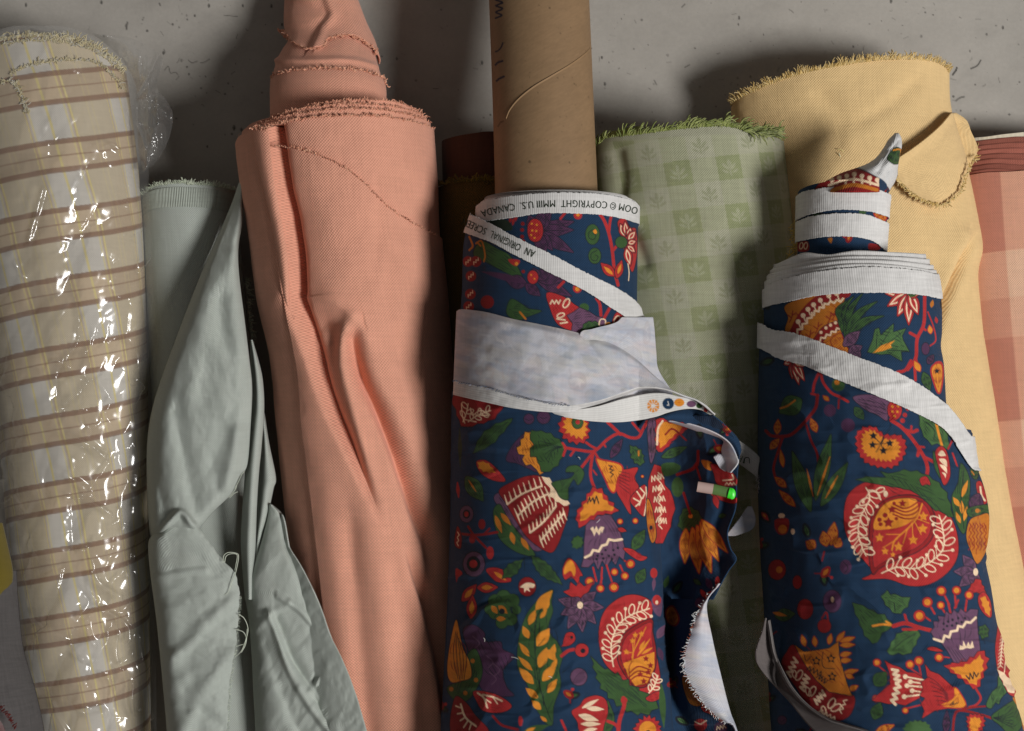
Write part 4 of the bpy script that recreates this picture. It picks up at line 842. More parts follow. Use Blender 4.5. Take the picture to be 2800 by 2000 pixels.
    for q in [(80, 190, 78, 90), (330, 540, 70, 90), (570, 470, 80, 100), (260, 300, 40, 60), (500, 690, 60, 60)]: g.dot(q[0], q[1], q[2] + 6, INK, q[3] + 6); g.dot(*q[:3], DRED if q[0] != 570 else DPURP, q[3])
    g.dot(100, 190, 30, OCHRE); g.dot(572, 455, 14, CREAM, 26); g.dot(690, 165, 52, DPURP, 66); g.line([(670, 120), (710, 170), (680, 220)], 6, INK); g.leaf(60, 600, 240, 580, 110, GREEN, INK); g.leaf(40, 570, 170, 600, 34, OCHRE)
    g.dot(110, -190, 60, DPURP); g.dot(120, -290, 30, CREAM, 22); g.fill([(60, -250), (180, -260), (170, -140), (90, -130)], DRED); g.dot(220, -150, 18, CREAM, 26); g.dot(130, -170, 40, OCHRE)
    for q in [(560, -30, 590, -230), (520, -20, 490, -150), (420, -10, 340, -60)]: g.leaf(*q, 90, OCHRE, DRED)
    g.leaf(600, -10, 640, -90, 80, OCHRE, DRED); g.line([(500, 30), (480, 110)], 14, DRED); g.line([(480, 620), (520, 570), (540, 700)], 16, DRED)
    return g

def fillers(g, x0, y0, x1, y1, n, seed):
    """small leaves, buds and berries in whatever blue is still empty"""
    r = random.Random(seed); g.crop(0, 0); g.sc = 1.0
    nav = np.asarray(NAVY)
    for _ in range(n):
        x, y, a, k = r.uniform(x0, x1), r.uniform(y0, y1), r.uniform(0, 6.28), r.random()
        R_ = r.choice([15, 19, 24])
        i = np.nonzero((np.abs(g.x - x) < R_ + 5) & (np.abs(g.y - y) < R_ + 5))[0]
        if len(i) < 30 or np.abs(g.c[i] - nav).max() > 0.02: continue
        c, s_ = math.cos(a) * R_, math.sin(a) * R_
        if k < .34: g.leaf(x - c, y - s_, x + c, y + s_, R_ * .75, GREEN if k < .2 else LEAF2, INK, INK, vw=1.4)
        elif k < .52: g.leaf(x - c * .8, y - s_ * .8, x + c * .8, y + s_ * .8, R_ * .7, RED, INK); g.leaf(x - c * .5, y - s_ * .5, x + c * .2, y + s_ * .2, R_ * .3, GOLD, None)
        elif k < .68: g.dot(x, y, R_ * .5 + 2, INK); g.dot(x, y, R_ * .5, DPURP); g.line([(x - R_ * .3, y), (x, y + R_ * .2), (x + R_ * .3, y - R_ * .1)], 1.6, INK)
        else:
            g.line([(x - c, y - s_), (x + s_ * .2, y - c * .2), (x + c, y + s_)], 3.4, DRED)
            g.leaf(x, y, x - s_ * .9 + c * .4, y + c * .9 + s_ * .4, R_ * .45, GREEN, INK); g.leaf(x, y, x + s_ * .9 + c * .4, y - c * .9 + s_ * .4, R_ * .45, OCHRE, DRED); g.dot(x + c, y + s_, 4.5, RED)
    return g
# ---------------------------------------------------------------- materials used
M = {}
M['floral'] = cloth('printed_cotton', None, 6.2, 6.2, 'plain', 0.13, 0.3, 0.82, 0.05, 0.10, 0.3, 0.10)
M['white'] = cloth('white_selvedge_cotton', D(178, 177, 176), 5.5, 7, 'rib', 0.05, 0.14, 0.9, 0.1, 0.09, 0.2, 0.09)
M['lining'] = cloth('grey_wrong_side', None, 5.5, 5.5, 'twill', 0.05, 0.14, 0.9, 0.1, 0.06, 0.2, 0.05)
M['peach'] = cloth('peach_canvas', D(192, 137, 116), 7.6, 7.6, 'plain', 0.17, 0.45, 0.88, 0.15, 0.08, 0.2, 0.05)
M['sage'] = cloth('sage_sateen', D(151, 157, 151), 5.6, 5.6, 'twill', 0.10, 0.35, 0.86, 0.06, 0.06, 0.3, 0.03)
M['yellow'] = cloth('yellow_canvas', D(194, 166, 120), 7.0, 7.0, 'plain', 0.12, 0.4, 0.88, 0.12, 0.06, 0.2, 0.05)
M['green'] = cloth('green_damask', None, 6.0, 6.0, 'twill', 0.10, 0.35, 0.85, 0.12, 0.06, 0.25, 0.08)
M['plaid'] = cloth('plaid_cotton', None, 5.5, 5.5, 'plain', 0.07, 0.2, 0.85, 0.08, 0.04, 0.25, 0.04)
M['gingham'] = cloth('pink_check_cotton', None, 6.5, 6.5, 'plain', 0.16, 0.4, 0.88, 0.1, 0.04, 0.2, 0.05)
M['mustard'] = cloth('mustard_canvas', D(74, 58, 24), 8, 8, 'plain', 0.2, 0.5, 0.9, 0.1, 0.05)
M['wool'] = cloth('grey_wool', D(80, 77, 77), 4.2, 4.2, 'plain', 0.25, 0.6, 0.95, 0.05, 0.1, 0.1, 0.12)
M['lemon'] = cloth('lemon_cloth', D(92, 80, 14), 6, 6, 'plain', 0.06, 0.2, 0.6, 0.1, 0.05)
M['red_wool'] = cloth('red_wool', D(78, 24, 22), 5, 5, 'rib', 0.2, 0.4, 0.95, 0.3, 0.1)
M['thread'] = plain('loose_thread', (0.5, 0.5, 0.5), 0.9, 0.1, 0.15, attr=True, sheen=0.2)
M['ink'] = plain('dark_green_ink', D(28, 40, 26), 0.8, 0.2)
M['film'] = plastic_film('clear_plastic_film')
M['floor'] = floor_mat()
M['neon'] = plain('neon_green_plastic', D(52, 190, 44, 0.66), 0.35, 0.5, 0.03)
M['clear_green'] = plain('clear_green_plastic', D(84, 112, 62), 0.25, 0.5, 0.05, alpha=0.7)
M['label_paper'] = plain('dull_pink_plastic', D(150, 128, 122), 0.5, 0.4, 0.08)
def board_mat():
    m = cloth('kraft_cardboard', None, 3.4, 60, 'rib', 0.0, 0.04, 0.65, 0.0, 0.12, 0.3, 0.012)
    return m
M['board'] = board_mat()
# ---------------------------------------------------------------- concrete
def build_floor():
    xs = np.r_[np.linspace(-7000, -150, 24), np.arange(-140, 2945, 2.8), np.linspace(2955, 9800, 24)]
    ys = np.r_[np.linspace(-5000, -112, 20), np.arange(-104, 520, 2.6), np.linspace(524, 7000, 40)]
    X, Y = np.meshgrid(xs, ys)
    px, py = proj(X, Y, 0 * X)
    g = Paint(px, py, D(144, 140, 134)); r = random.Random(4)
    base = np.array(D(144, 140, 134))
    clus = [(r.uniform(0, 2800), r.uniform(-10, 400), r.uniform(30, 160)) for _ in range(26)]
    for _ in range(340):                                # pits, grit and scuffs
        x, y = r.uniform(-20, 2820), r.uniform(-20, 420); k = r.random()
        if r.random() < .6: q = r.choice(clus); x, y = r.gauss(q[0], q[2]), r.gauss(q[1], q[2] * .6)
        c = base * r.uniform(0.25, 0.7); s_ = r.choice([1.3, 1.6, 2.0, 2.6, 3.2])
        if k < 0.62: g.dot(x, y, s_, c, s_ * r.uniform(0.7, 1.5))
        else:
            a = r.uniform(0, 6.28); l = r.uniform(5, 16)
            g.line([(x, y), (x + l * math.cos(a) * .5 + r.uniform(-2, 2), y + l * math.sin(a) * .5), (x + l * math.cos(a), y + l * math.sin(a))], r.uniform(1.4, 2.8), base * r.uniform(0.4, 0.8))
    g.c *= (1 + 0.10 * fbm(g.x / 190, g.y / 120, 171, 4) - 0.16 * np.clip(fbm(g.x / 70 + g.y / 200, g.y / 46, 172, 4) - .22, 0, 1))[:, None]
    dk = base * 0.16; md = base * 0.4
    for q in [(71, 14, 6), (277, 7, 6), (571, 16, 6), (345, 71, 6), (447, 145, 6), (664, 16, 5), (742, 17, 6), (1085, 161, 5), (640, 350, 8), (660, 355, 6), (1318, 172, 6), (1654, 230, 6), (2021, 49, 6), (2019, 67, 4), (2088, 95, 3), (1900, 132, 3), (2333, 128, 4), (2436, 3, 7), (2652, 140, 4), (2742, 76, 6), (2537, 152, 2), (1044, 155, 3), (472, 67, 4), (490, 75, 3)]:
        g.dot(q[0], q[1], q[2] * .55, md, q[2]); g.dot(q[0] + 1, q[1] + 1, q[2] * .3, dk)
    g.line([(2605, 205), (2610, 198), (2614, 193), (2616, 186)], 5, dk); g.line([(2655, 188), (2672, 180), (2682, 165)], 3.5, dk); g.line([(2615, 275), (2625, 268), (2636, 265)], 5, md)
    g.line([(1865, 20), (1873, 12)], 3.5, md); g.line([(515, 165), (525, 172), (540, 168)], 2.5, md); g.line([(548, 173), (560, 170), (573, 162)], 2.5, md); g.line([(450, 192), (460, 182), (466, 200), (480, 198), (486, 205)], 2.2, md)
    g.line([(612, 42), (650, 46)], 2, md); g.line([(1789, 220), (1795, 232)], 3, md); g.line([(1872, 185), (1885, 178)], 3, md); g.line([(348, 62), (346, 80)], 5, md)
    o = grid_mesh('floor', np.stack([X, Y, 0 * X], -1), M['floor'], None, g.out())
    tag(o, 'grey concrete surface with dark specks and scuffs behind the bolts', None, None, 'structure')
build_floor()
def bolt(x, y, label):
    return thing('fabric_roll', label, 'fabric roll', x, y, 'bolts of cloth lying side by side')
def cap(name, roll, Y, off, mat, parent, r0=0.25, turns=9, col=None):
    """the wound end of a bolt: a shallow spiral-ribbed face"""
    n, m = 90, 40
    t = np.linspace(0, 2 * math.pi, n)[None]; r = np.linspace(1, r0, m)[:, None]
    X, R, z = roll.at(np.array(float(Y)))
    yy = Y + 5 * np.sin(r * turns * 6.28 + t) + 10 * (1 - r)
    P = np.stack([X + (R + off) * r * np.sin(t), yy + 0 * t, z + (roll.kap * R + off) * r * np.cos(t)], -1)
    c = None
    if col is not None: c = np.broadcast_to(np.asarray(col), P.shape).copy()
    return grid_mesh(name, P, mat, parent, c)
# ---------------------------------------------------------------- plaid bolt in its plastic
def build_plaid():
    root = bolt(180, 1000, 'thick tan and white plaid bolt wrapped in shiny clear plastic')
    R = Roll([(60, -130, 318), (140, -130, 330), (260, -115, 350), (500, -78, 378), (750, -45, 393), (1000, -15, 400), (1300, 12, 403), (1600, 40, 405), (2000, 88, 410), (2300, 120, 414)], 60, 0.74)
    YB = 2320
    tan, white, gold = np.array(D(170, 158, 136)), np.array(D(178, 173, 165)), np.array(D(190, 176, 118))
    br, tb = np.array(D(112, 78, 56)), np.array(D(166, 148, 124))
    def paint(px, py, U, V):
        th = U / R.at(V)[1]                                  # the stripes follow the roll as it narrows
        u = th * 190.0 + 6 * fbm(V / 260, V * 0, 8) - 0.15 * (V - 1000)
        v = V + 0.17 * U + 3 * fbm(U / 150, V / 300, 9)
        c = np.empty(U.shape + (3,))
        w = np.mod(u + 110, 204)                             # column repeat
        isw = smooth01((w - 2) / 3) * smooth01((100 - w) / 3)
        k = np.mod(v - 60, 178)
        inb = smooth01((k - 2) / 3) * smooth01((86 - k) / 3)  # between the two brown bars
        ca = tan * (1 - isw[..., None]) + white * isw[..., None]
        cb = (tb * 0.93) * (1 - isw[..., None]) + (tb * 1.13) * isw[..., None]
        c = ca * (1 - inb[..., None]) + cb * inb[..., None]
        def put(c, a, col): return c * (1 - a[..., None]) + col * a[..., None]
        def bar(x, x0, hw): return np.clip((hw - np.abs(x - x0)) / 1.6 + .5, 0, 1)
        for x0, hw, al in ((-0.0, 2.2, .9), (10, 2.0, .7), (51, 2.8, .9), (92, 2.0, .7), (103, 2.3, .9), (145, 1.2, .3), (158, 1.2, .3)):
            c = put(c, bar(w, x0 % 204, hw) * al, gold)
        for x0, hw, al in ((4.5, 3, .25), (98, 3, .25)): c = put(c, bar(w, x0, hw) * al, br * 1.6)
        brk = 0.78 + 0.16 * np.sin(u * 1.6 + v * 1.6)
        c = put(c, bar(k, 7, 7.2) * brk, br); c = put(c, bar(k, 81, 7.2) * brk, br); c = put(c, bar(k, 44, 1.9) * .6, br)
        # selvedge with fuzzy gold weft near the cut end
        return c
    top = [(-130, 150), (-60, 128), (0, 112), (60, 102), (130, 100), (200, 108), (260, 130), (310, 165), (335, 190)]
    wrap('rolled_fabric', R, 0, top, YB, M['plaid'], root, du=2.2, dv=2.2, paint=paint, disp=lambda x, y: 3.5 * fbm(x / 120, y / 160, 2))
    wrap('inner_turns', R, -10, [(x, y - 10) for x, y in top], 400, M['plaid'], root, du=3, dv=3, paint=lambda a, b, c, d: np.broadcast_to(tan * .9, a.shape + (3,)).copy())
    cap('roll_end', R, 178, -14, M['plaid'], root, col=tan * 0.8)
    zf = lambda x, y: R.zat(x, y, 3)
    gcol = [D(196, 184, 146), D(186, 178, 146), D(176, 162, 118), D(190, 186, 174)]
    fringe('frayed_edge', top, zf, M['thread'], root, 330, 20, [120, 92, 60], 1.3, 0.7, 0.7, gcol)
    fringe('frayed_edge', [(30, 205), (80, 182), (130, 172), (200, 165), (260, 172), (310, 210), (335, 245)], lambda x, y: R.zat(x, y, 4), M['thread'], root, 190, 15, [110, 90, 60], 1.1, 0.8, 0.8, gcol)
    fringe('frayed_edge', [(0, 230), (20, 222), (45, 238), (60, 270), (68, 305)], lambda x, y: R.zat(x, y, 4), M['thread'], root, 80, 16, 70, 1.2, 0.9, 0.8, gcol)
    fringe('frayed_edge', [(x, y + 12) for x, y in top], lambda x, y: R.zat(x, y, 3), M['thread'], root, 260, 16, [110, 90, 60], 1.2, 0.9, 0.8, gcol)
    # the film: round the bolt, gathered and puckered, with a loose ear beyond the cut end
    Rf = Roll([(-20, -150, 350), (60, -148, 352), (140, -146, 356), (260, -130, 372), (500, -90, 396), (750, -55, 412), (1000, -22, 426), (1300, 5, 420), (1600, 34, 416), (2000, 82, 416), (2300, 112, 420)], 60, 0.75)
    sd = np.random.default_rng(12); seeds = np.stack([sd.uniform(-170, 460, 300), sd.uniform(40, 2330, 300)], 1); tilt = sd.normal(0, 0.08, (300, 2))
    def facets(px, py):
        # slightly hollow flats with creases between them, longer down the bolt than across
        best = np.full(px.shape, 1e9); h = np.zeros(px.shape)
        wx, wy = px + 9 * fbm(px / 30, py / 30, 33, 2), py + 9 * fbm(px / 30, py / 30, 34, 2)
        for (a, b), (tx, ty) in zip(seeds, tilt):
            dx, dy = wx - a + 0.25 * (wy - b), (wy - b) * 0.6
            d = dx * dx + dy * dy; m = d < best
            best = np.where(m, d, best); h = np.where(m, 11 - np.clip(d, 0, 3000) * 0.0062 + tx * dx + ty * dy, h)
        return h + 2.2 * fbm(px / 28, py / 60, 35, 2)
    def crumple(px, py):
        a = facets(px, py)
        b = fbm(px / 90, py / 70, 41, 2) * 8
        m = 0.35 + 0.65 * smooth01((py - 250) / 900)
        lines = 0
        for k, (pts, w, am) in enumerate([
            ([(118, 520), (105, 570), (92, 620), (82, 660)], 9, 14), ([(52, 720), (60, 745), (72, 755)], 9, 14), ([(150, 1160), (190, 1195), (240, 1215), (285, 1250)], 12, 15),
            ([(130, 1010), (150, 985), (185, 1000)], 8, 12), ([(180, 1045), (205, 1032), (230, 1042)], 9, 12), ([(155, 1120), (190, 1115), (228, 1117)], 7, 10), ([(185, 1295), (215, 1320), (240, 1345)], 12, 14),
            ([(180, 1360), (230, 1365), (270, 1385), (300, 1405)], 9, 14), ([(220, 1500), (250, 1530), (262, 1580), (290, 1610), (320, 1630)], 14, 18), ([(245, 1560), (240, 1610), (262, 1640)], 10, 14),
            ([(225, 1700), (260, 1670), (300, 1675), (338, 1710), (342, 1750)], 10, 16), ([(235, 1690), (245, 1740), (260, 1760)], 8, 14), ([(315, 1730), (312, 1790), (325, 1830)], 6, 12), ([(290, 1850), (305, 1880), (300, 1920)], 8, 14),
            ([(372, 1740), (375, 1800), (385, 1850), (395, 1890), (402, 1960)], 9, 14), ([(355, 1870), (352, 1920), (362, 1960)], 9, 12), ([(225, 1940), (250, 1955), (280, 1945)], 12, 16), ([(195, 1760), (215, 1780), (230, 1800)], 9, 12), ([(145, 1920), (165, 1955), (190, 2000)], 5, 10), ([(275, 405), (300, 395), (320, 410)], 7, 10)]):
            lines = lines + ridge(px, py, pts, w, w * 0.7, am)
        return np.maximum(-8, (a + b) * m + lines)
    ftop = [(-140, 92), (-60, 74), (0, 80), (40, 73), (110, 72), (180, 75), (250, 100), (300, 140), (345, 190), (372, 255)]
    wrap('plastic_wrap', Rf, 9, ftop, YB, M['film'], root, th=(-1.75, 1.75), du=3.0, dv=3.2, disp=crumple)
    def ear(px, py, s, t): return 250 + 60 * np.sin(math.pi * s) + 16 * fbm(px / 26, py / 60, 51, 3, True) + ridge(px, py, [(373, 260), (395, 225), (415, 190), (433, 150)], 6, 6, 26) + ridge(px, py, [(372, 280), (374, 330), (395, 400)], 5, 5, 20) + ridge(px, py, [(430, 270), (435, 290), (455, 310)], 5, 5, 16)
    sheet('plastic_ear', 92, 470, [(250, 92), (300, 130), (345, 180), (372, 240), (372, 320), (380, 420), (392, 470)], [(262, 92), (360, 105), (432, 145), (446, 175), (428, 235), (455, 275), (473, 315), (462, 380), (430, 440), (396, 470)], ear, M['film'], root, 3, 3, thick=0)
    sheet('plastic_flap', 70, 190, [(40, 70), (-20, 90), (-60, 130), (-90, 190)], [(190, 70), (255, 96), (330, 150), (360, 190)], lambda px, py, s, t: 380 - 150 * np.abs(2 * s - 1) ** 2 + 10 * fbm(px / 30, py / 24, 57, 3, True) + ridge(px, py, [(80, 78), (130, 88), (200, 82)], 5, 5, 14) - 40 * (1 - t), M['film'], root, 3, 3, thick=0)
build_plaid()
# ---------------------------------------------------------------- sage bolt with a length pulled loose
PEACH = Roll([(250, 640, 1184), (360, 640, 1188), (500, 655, 1198), (640, 678, 1203), (820, 702, 1222), (1000, 740, 1238), (1250, 762, 1262), (1500, 790, 1290), (1700, 815, 1300), (2000, 850, 1330), (2300, 880, 1360)], 0)
def build_sage():
    root = bolt(560, 1100, 'pale sage green bolt with its loose torn end draped forward')
    R = Roll([(470, 384, 642), (520, 384, 645), (800, 398, 668), (1100, 415, 700), (1600, 450, 760), (2250, 520, 850)], 10)
    sg = D(150, 158, 149)
    wrap('rolled_fabric', R, 0, [(384, 540), (400, 520), (425, 506), (480, 500), (540, 503), (590, 510), (640, 520)], 2250, M['sage'], root, du=4, dv=4, disp=lambda x, y: 3 * fbm(x / 90, y / 200, 3))
    wrap('selvedge', R, 2.0, [(386, 548), (402, 530), (428, 518), (480, 512), (540, 514), (590, 520), (640, 530)], [(386, 590), (402, 580), (428, 570), (480, 566), (540, 567), (590, 572), (640, 580)], cloth('sage_selvedge', D(158, 165, 156), 4.6, 60, 'rib', 0.22, 0.8), root, du=2, dv=4)
    zf = lambda x, y: R.zat(x, y, 2)
    fringe('frayed_edge', [(388, 540), (405, 520), (430, 508), (480, 502), (540, 505), (590, 510), (640, 520)], zf, M['thread'], root, 200, 13, [105, 90, 75], 1.2, 0.3, 0.3, [D(170, 176, 160), D(150, 158, 140)])
    cap('roll_end', R, 530, -6, M['sage'], root)
    def zA(px, py, s, t):
        e = np.abs(2 * s - 1)
        z = 330 + 95 * smooth01((py - 500) / 450) - (90 + 50 * t) * np.where(s < .5, e, 0) ** 7.0 - 45 * np.where(s > .5, e, 0) ** 5 + 34 * s - 60 * smooth01((py - 1430) / 50) + 8 * fbm(px / 70, py / 110, 61) + 2.2 * fbm(px / 26, py / 44, 62, 3)
        z += ridge(px, py, [(640, 700), (590, 780), (560, 860), (545, 960), (520, 1080)], 26, 30, 12) + ridge(px, py, [(600, 820), (612, 920), (640, 1000), (652, 1150)], 22, 26, -12)
        z += ridge(px, py, [(640, 1010), (652, 1120), (640, 1240), (620, 1330)], 16, 20, 9) + ridge(px, py, [(480, 1130), (500, 1220), (520, 1320), (540, 1420)], 18, 26, -13)
        z += ridge(px, py, [(425, 1180), (430, 1280), (450, 1400)], 14, 20, -10) + ridge(px, py, [(610, 1160), (585, 1270), (590, 1330)], 22, 26, -9)
        z += ridge(px, py, [(430, 1468), (470, 1420), (497, 1402), (530, 1440), (570, 1490)], 8, 8, 20)
        return z
    sheet('loose_cloth', 500, 1490, [(655, 500), (634, 560), (600, 640), (560, 730), (520, 830), (482, 930), (445, 1030), (420, 1110), (405, 1200), (403, 1320), (408, 1420), (415, 1490)],
          [(664, 500), (662, 600), (650, 680), (653, 760), (668, 880), (680, 980), (688, 1060), (684, 1160), (675, 1270), (655, 1300), (634, 1345), (612, 1370), (580, 1400), (558, 1428), (530, 1460), (520, 1490)], zA, M['sage'], root, 3, 3, thick=4)
    def zB(px, py, s, t):
        z = 432 + 22 * s - 70 * np.where(s < .5, np.abs(2 * s - 1), 0) ** 7 - 20 * np.where(s > .5, np.abs(2 * s - 1), 0) ** 3 + 10 * fbm(px / 80, py / 60, 63) + 2.5 * fbm(px / 30, py / 26, 65, 3) - 12 * np.exp(-(s / 0.14) ** 2)
        z += ridge(px, py, [(420, 1580), (480, 1570), (560, 1560)], 10, 10, 7) + ridge(px, py, [(470, 1800), (520, 1760), (570, 1700), (640, 1640)], 16, 18, 12) + ridge(px, py, [(500, 2000), (540, 1920), (600, 1830), (640, 1790)], 20, 24, 12)
        z += ridge(px, py, [(430, 1900), (500, 1930), (560, 1950), (610, 1990)], 16, 18, -8)
        return z
    sheet('loose_cloth', 1402, 2230, [(495, 1402), (460, 1428), (425, 1460), (408, 1485), (412, 1560), (430, 1700), (445, 1850), (458, 2000), (470, 2230)],
          [(500, 1402), (538, 1440), (580, 1495), (614, 1538), (644, 1575), (655, 1630), (650, 1685), (643, 1777), (632, 1823), (625, 1897), (619, 2000), (600, 2230)], zB, M['sage'], root, 3, 3, thick=4, jitR=5)
    sheet('loose_cloth', 1390, 2230, [(520, 1390), (500, 1600), (520, 2230)], [(660, 1390), (680, 1600), (710, 2230)], lambda px, py, s, t: 215 + 60 * (1 - s) + ridge(px, py, [(668, 1800), (672, 1890), (690, 2000)], 10, 10, 16), M['sage'], root, 6, 8)
    def zs(px, py, s, t): return 372 + 34 * np.sin(math.pi * s) + 26 * s - 40 * (1 - t) ** 4 + 3 * fbm(px / 30, py / 120, 64)
    sheet('loose_cloth', 930, 1640, [(686, 930), (688, 1010), (690, 1110), (680, 1200), (672, 1290), (664, 1400), (661, 1500), (672, 1640)], [(689, 930), (705, 985), (717, 1040), (721, 1120), (714, 1220), (707, 1290), (701, 1385), (697, 1500), (690, 1640)], zs, M['sage'], root, 2.5, 4)
    sheet('loose_cloth', 1130, 1560, [(712, 1130), (716, 1200), (708, 1290), (702, 1385), (694, 1500), (690, 1560)], [(722, 1130), (734, 1210), (753, 1305), (747, 1335), (733, 1400), (716, 1470), (702, 1560)], lambda px, py, s, t: zs(px, py, s, t) - 24, M['sage'], root, 2.5, 4)
    def zC(px, py, s, t):
        z = 385 + 50 * smooth01((py - 1380) / 200) + 20 * s - 80 * np.abs(2 * s - 1) ** 5 + 6 * fbm(px / 60, py / 80, 66) + 2.5 * fbm(px / 26 + py / 60, py / 44, 69, 3)
        z += ridge(px, py, [(735, 1680), (760, 1740), (790, 1830), (840, 1920), (900, 2000)], 9, 14, 15) + ridge(px, py, [(750, 1690), (790, 1790), (830, 1850), (880, 1930), (930, 2000)], 9, 16, -13)
        z += ridge(px, py, [(760, 1630), (800, 1655), (830, 1680), (870, 1730), (880, 1770)], 7, 10, 9) + ridge(px, py, [(865, 1870), (885, 1835), (910, 1812)], 7, 7, 13) + ridge(px, py, [(870, 1770), (885, 1800), (860, 1860)], 6, 8, -10)
        z += ridge(px, py, [(850, 1890), (890, 1930), (930, 1990)], 9, 12, 11) + ridge(px, py, [(730, 1760), (760, 1850), (800, 1960), (830, 2020)], 14, 18, -8) + ridge(px, py, [(700, 1720), (760, 1670), (790, 1650)], 10, 12, 7)
        z += 2 * fbm(px / 40 + py / 60, py / 90, 67, 2, True) * smooth01((py - 1600) / 200)
        over = PEACH.zat(px, py, 30) + 8 * fbm(px / 50, py / 70, 68) + 3 * fbm(px / 26 + py / 60, py / 44, 69, 3) + 10 * (1 - s)
        return np.where(px > 770, np.maximum(z, over), z)
    sheet('loose_cloth', 1380, 2230, [(736, 1380), (722, 1430), (702, 1500), (676, 1575), (672, 1625), (683, 1700), (691, 1808), (695, 1900), (700, 2000), (705, 2230)],
          [(742, 1380), (774, 1412), (788, 1480), (794, 1502), (822, 1546), (850, 1600), (877, 1660), (905, 1740), (938, 1808), (970, 1890), (1003, 2000), (1070, 2230)], zC, M['sage'], root, 3, 3, thick=4)
    wc = D(178, 184, 170)
    def th(pts, z): 
        p = crom(pts, 8); X, Y = unproj(p[:, 0], p[:, 1], z); return np.stack([X, Y, np.full(len(p), z)], 1)
    L = [th(q, z) for q, z in [([(609, 1540), (612, 1520), (625, 1511), (645, 1513), (652, 1520), (650, 1540), (643, 1570), (635, 1590), (625, 1618), (615, 1628)], 450), ([(614, 1538), (618, 1522), (630, 1515), (648, 1518), (645, 1545), (642, 1560)], 448),
        ([(652, 1680), (668, 1692), (678, 1720), (672, 1750), (660, 1780), (642, 1798)], 446), ([(645, 1722), (664, 1728), (672, 1742), (668, 1760), (655, 1765), (643, 1770)], 444), ([(676, 1720), (672, 1760), (660, 1785)], 445),
        ([(668, 1290), (650, 1310), (645, 1335), (630, 1355), (622, 1362)], 400), ([(650, 1345), (640, 1350), (628, 1362)], 400), ([(660, 1300), (645, 1330), (632, 1345)], 402)]]
    for q in L: tubes('loose_thread', [q], 1.1, M['thread'], root, 4, [wc])
    fringe('frayed_edge', [(655, 1632), (650, 1685), (643, 1777), (632, 1823), (625, 1897), (619, 2000)], 412, M['thread'], root, 130, 8, 10, 0.8, 0.4, 0.3, [wc, sg])
    # a woven raised edge of an inner turn showing between the folds
    fringe('frayed_edge', [(672, 760), (680, 860), (690, 950), (697, 1010)], 250, M['thread'], root, 90, 16, 0, 1.2, 0.5, 0.5, [D(120, 122, 108), D(140, 142, 128)])
build_sage()
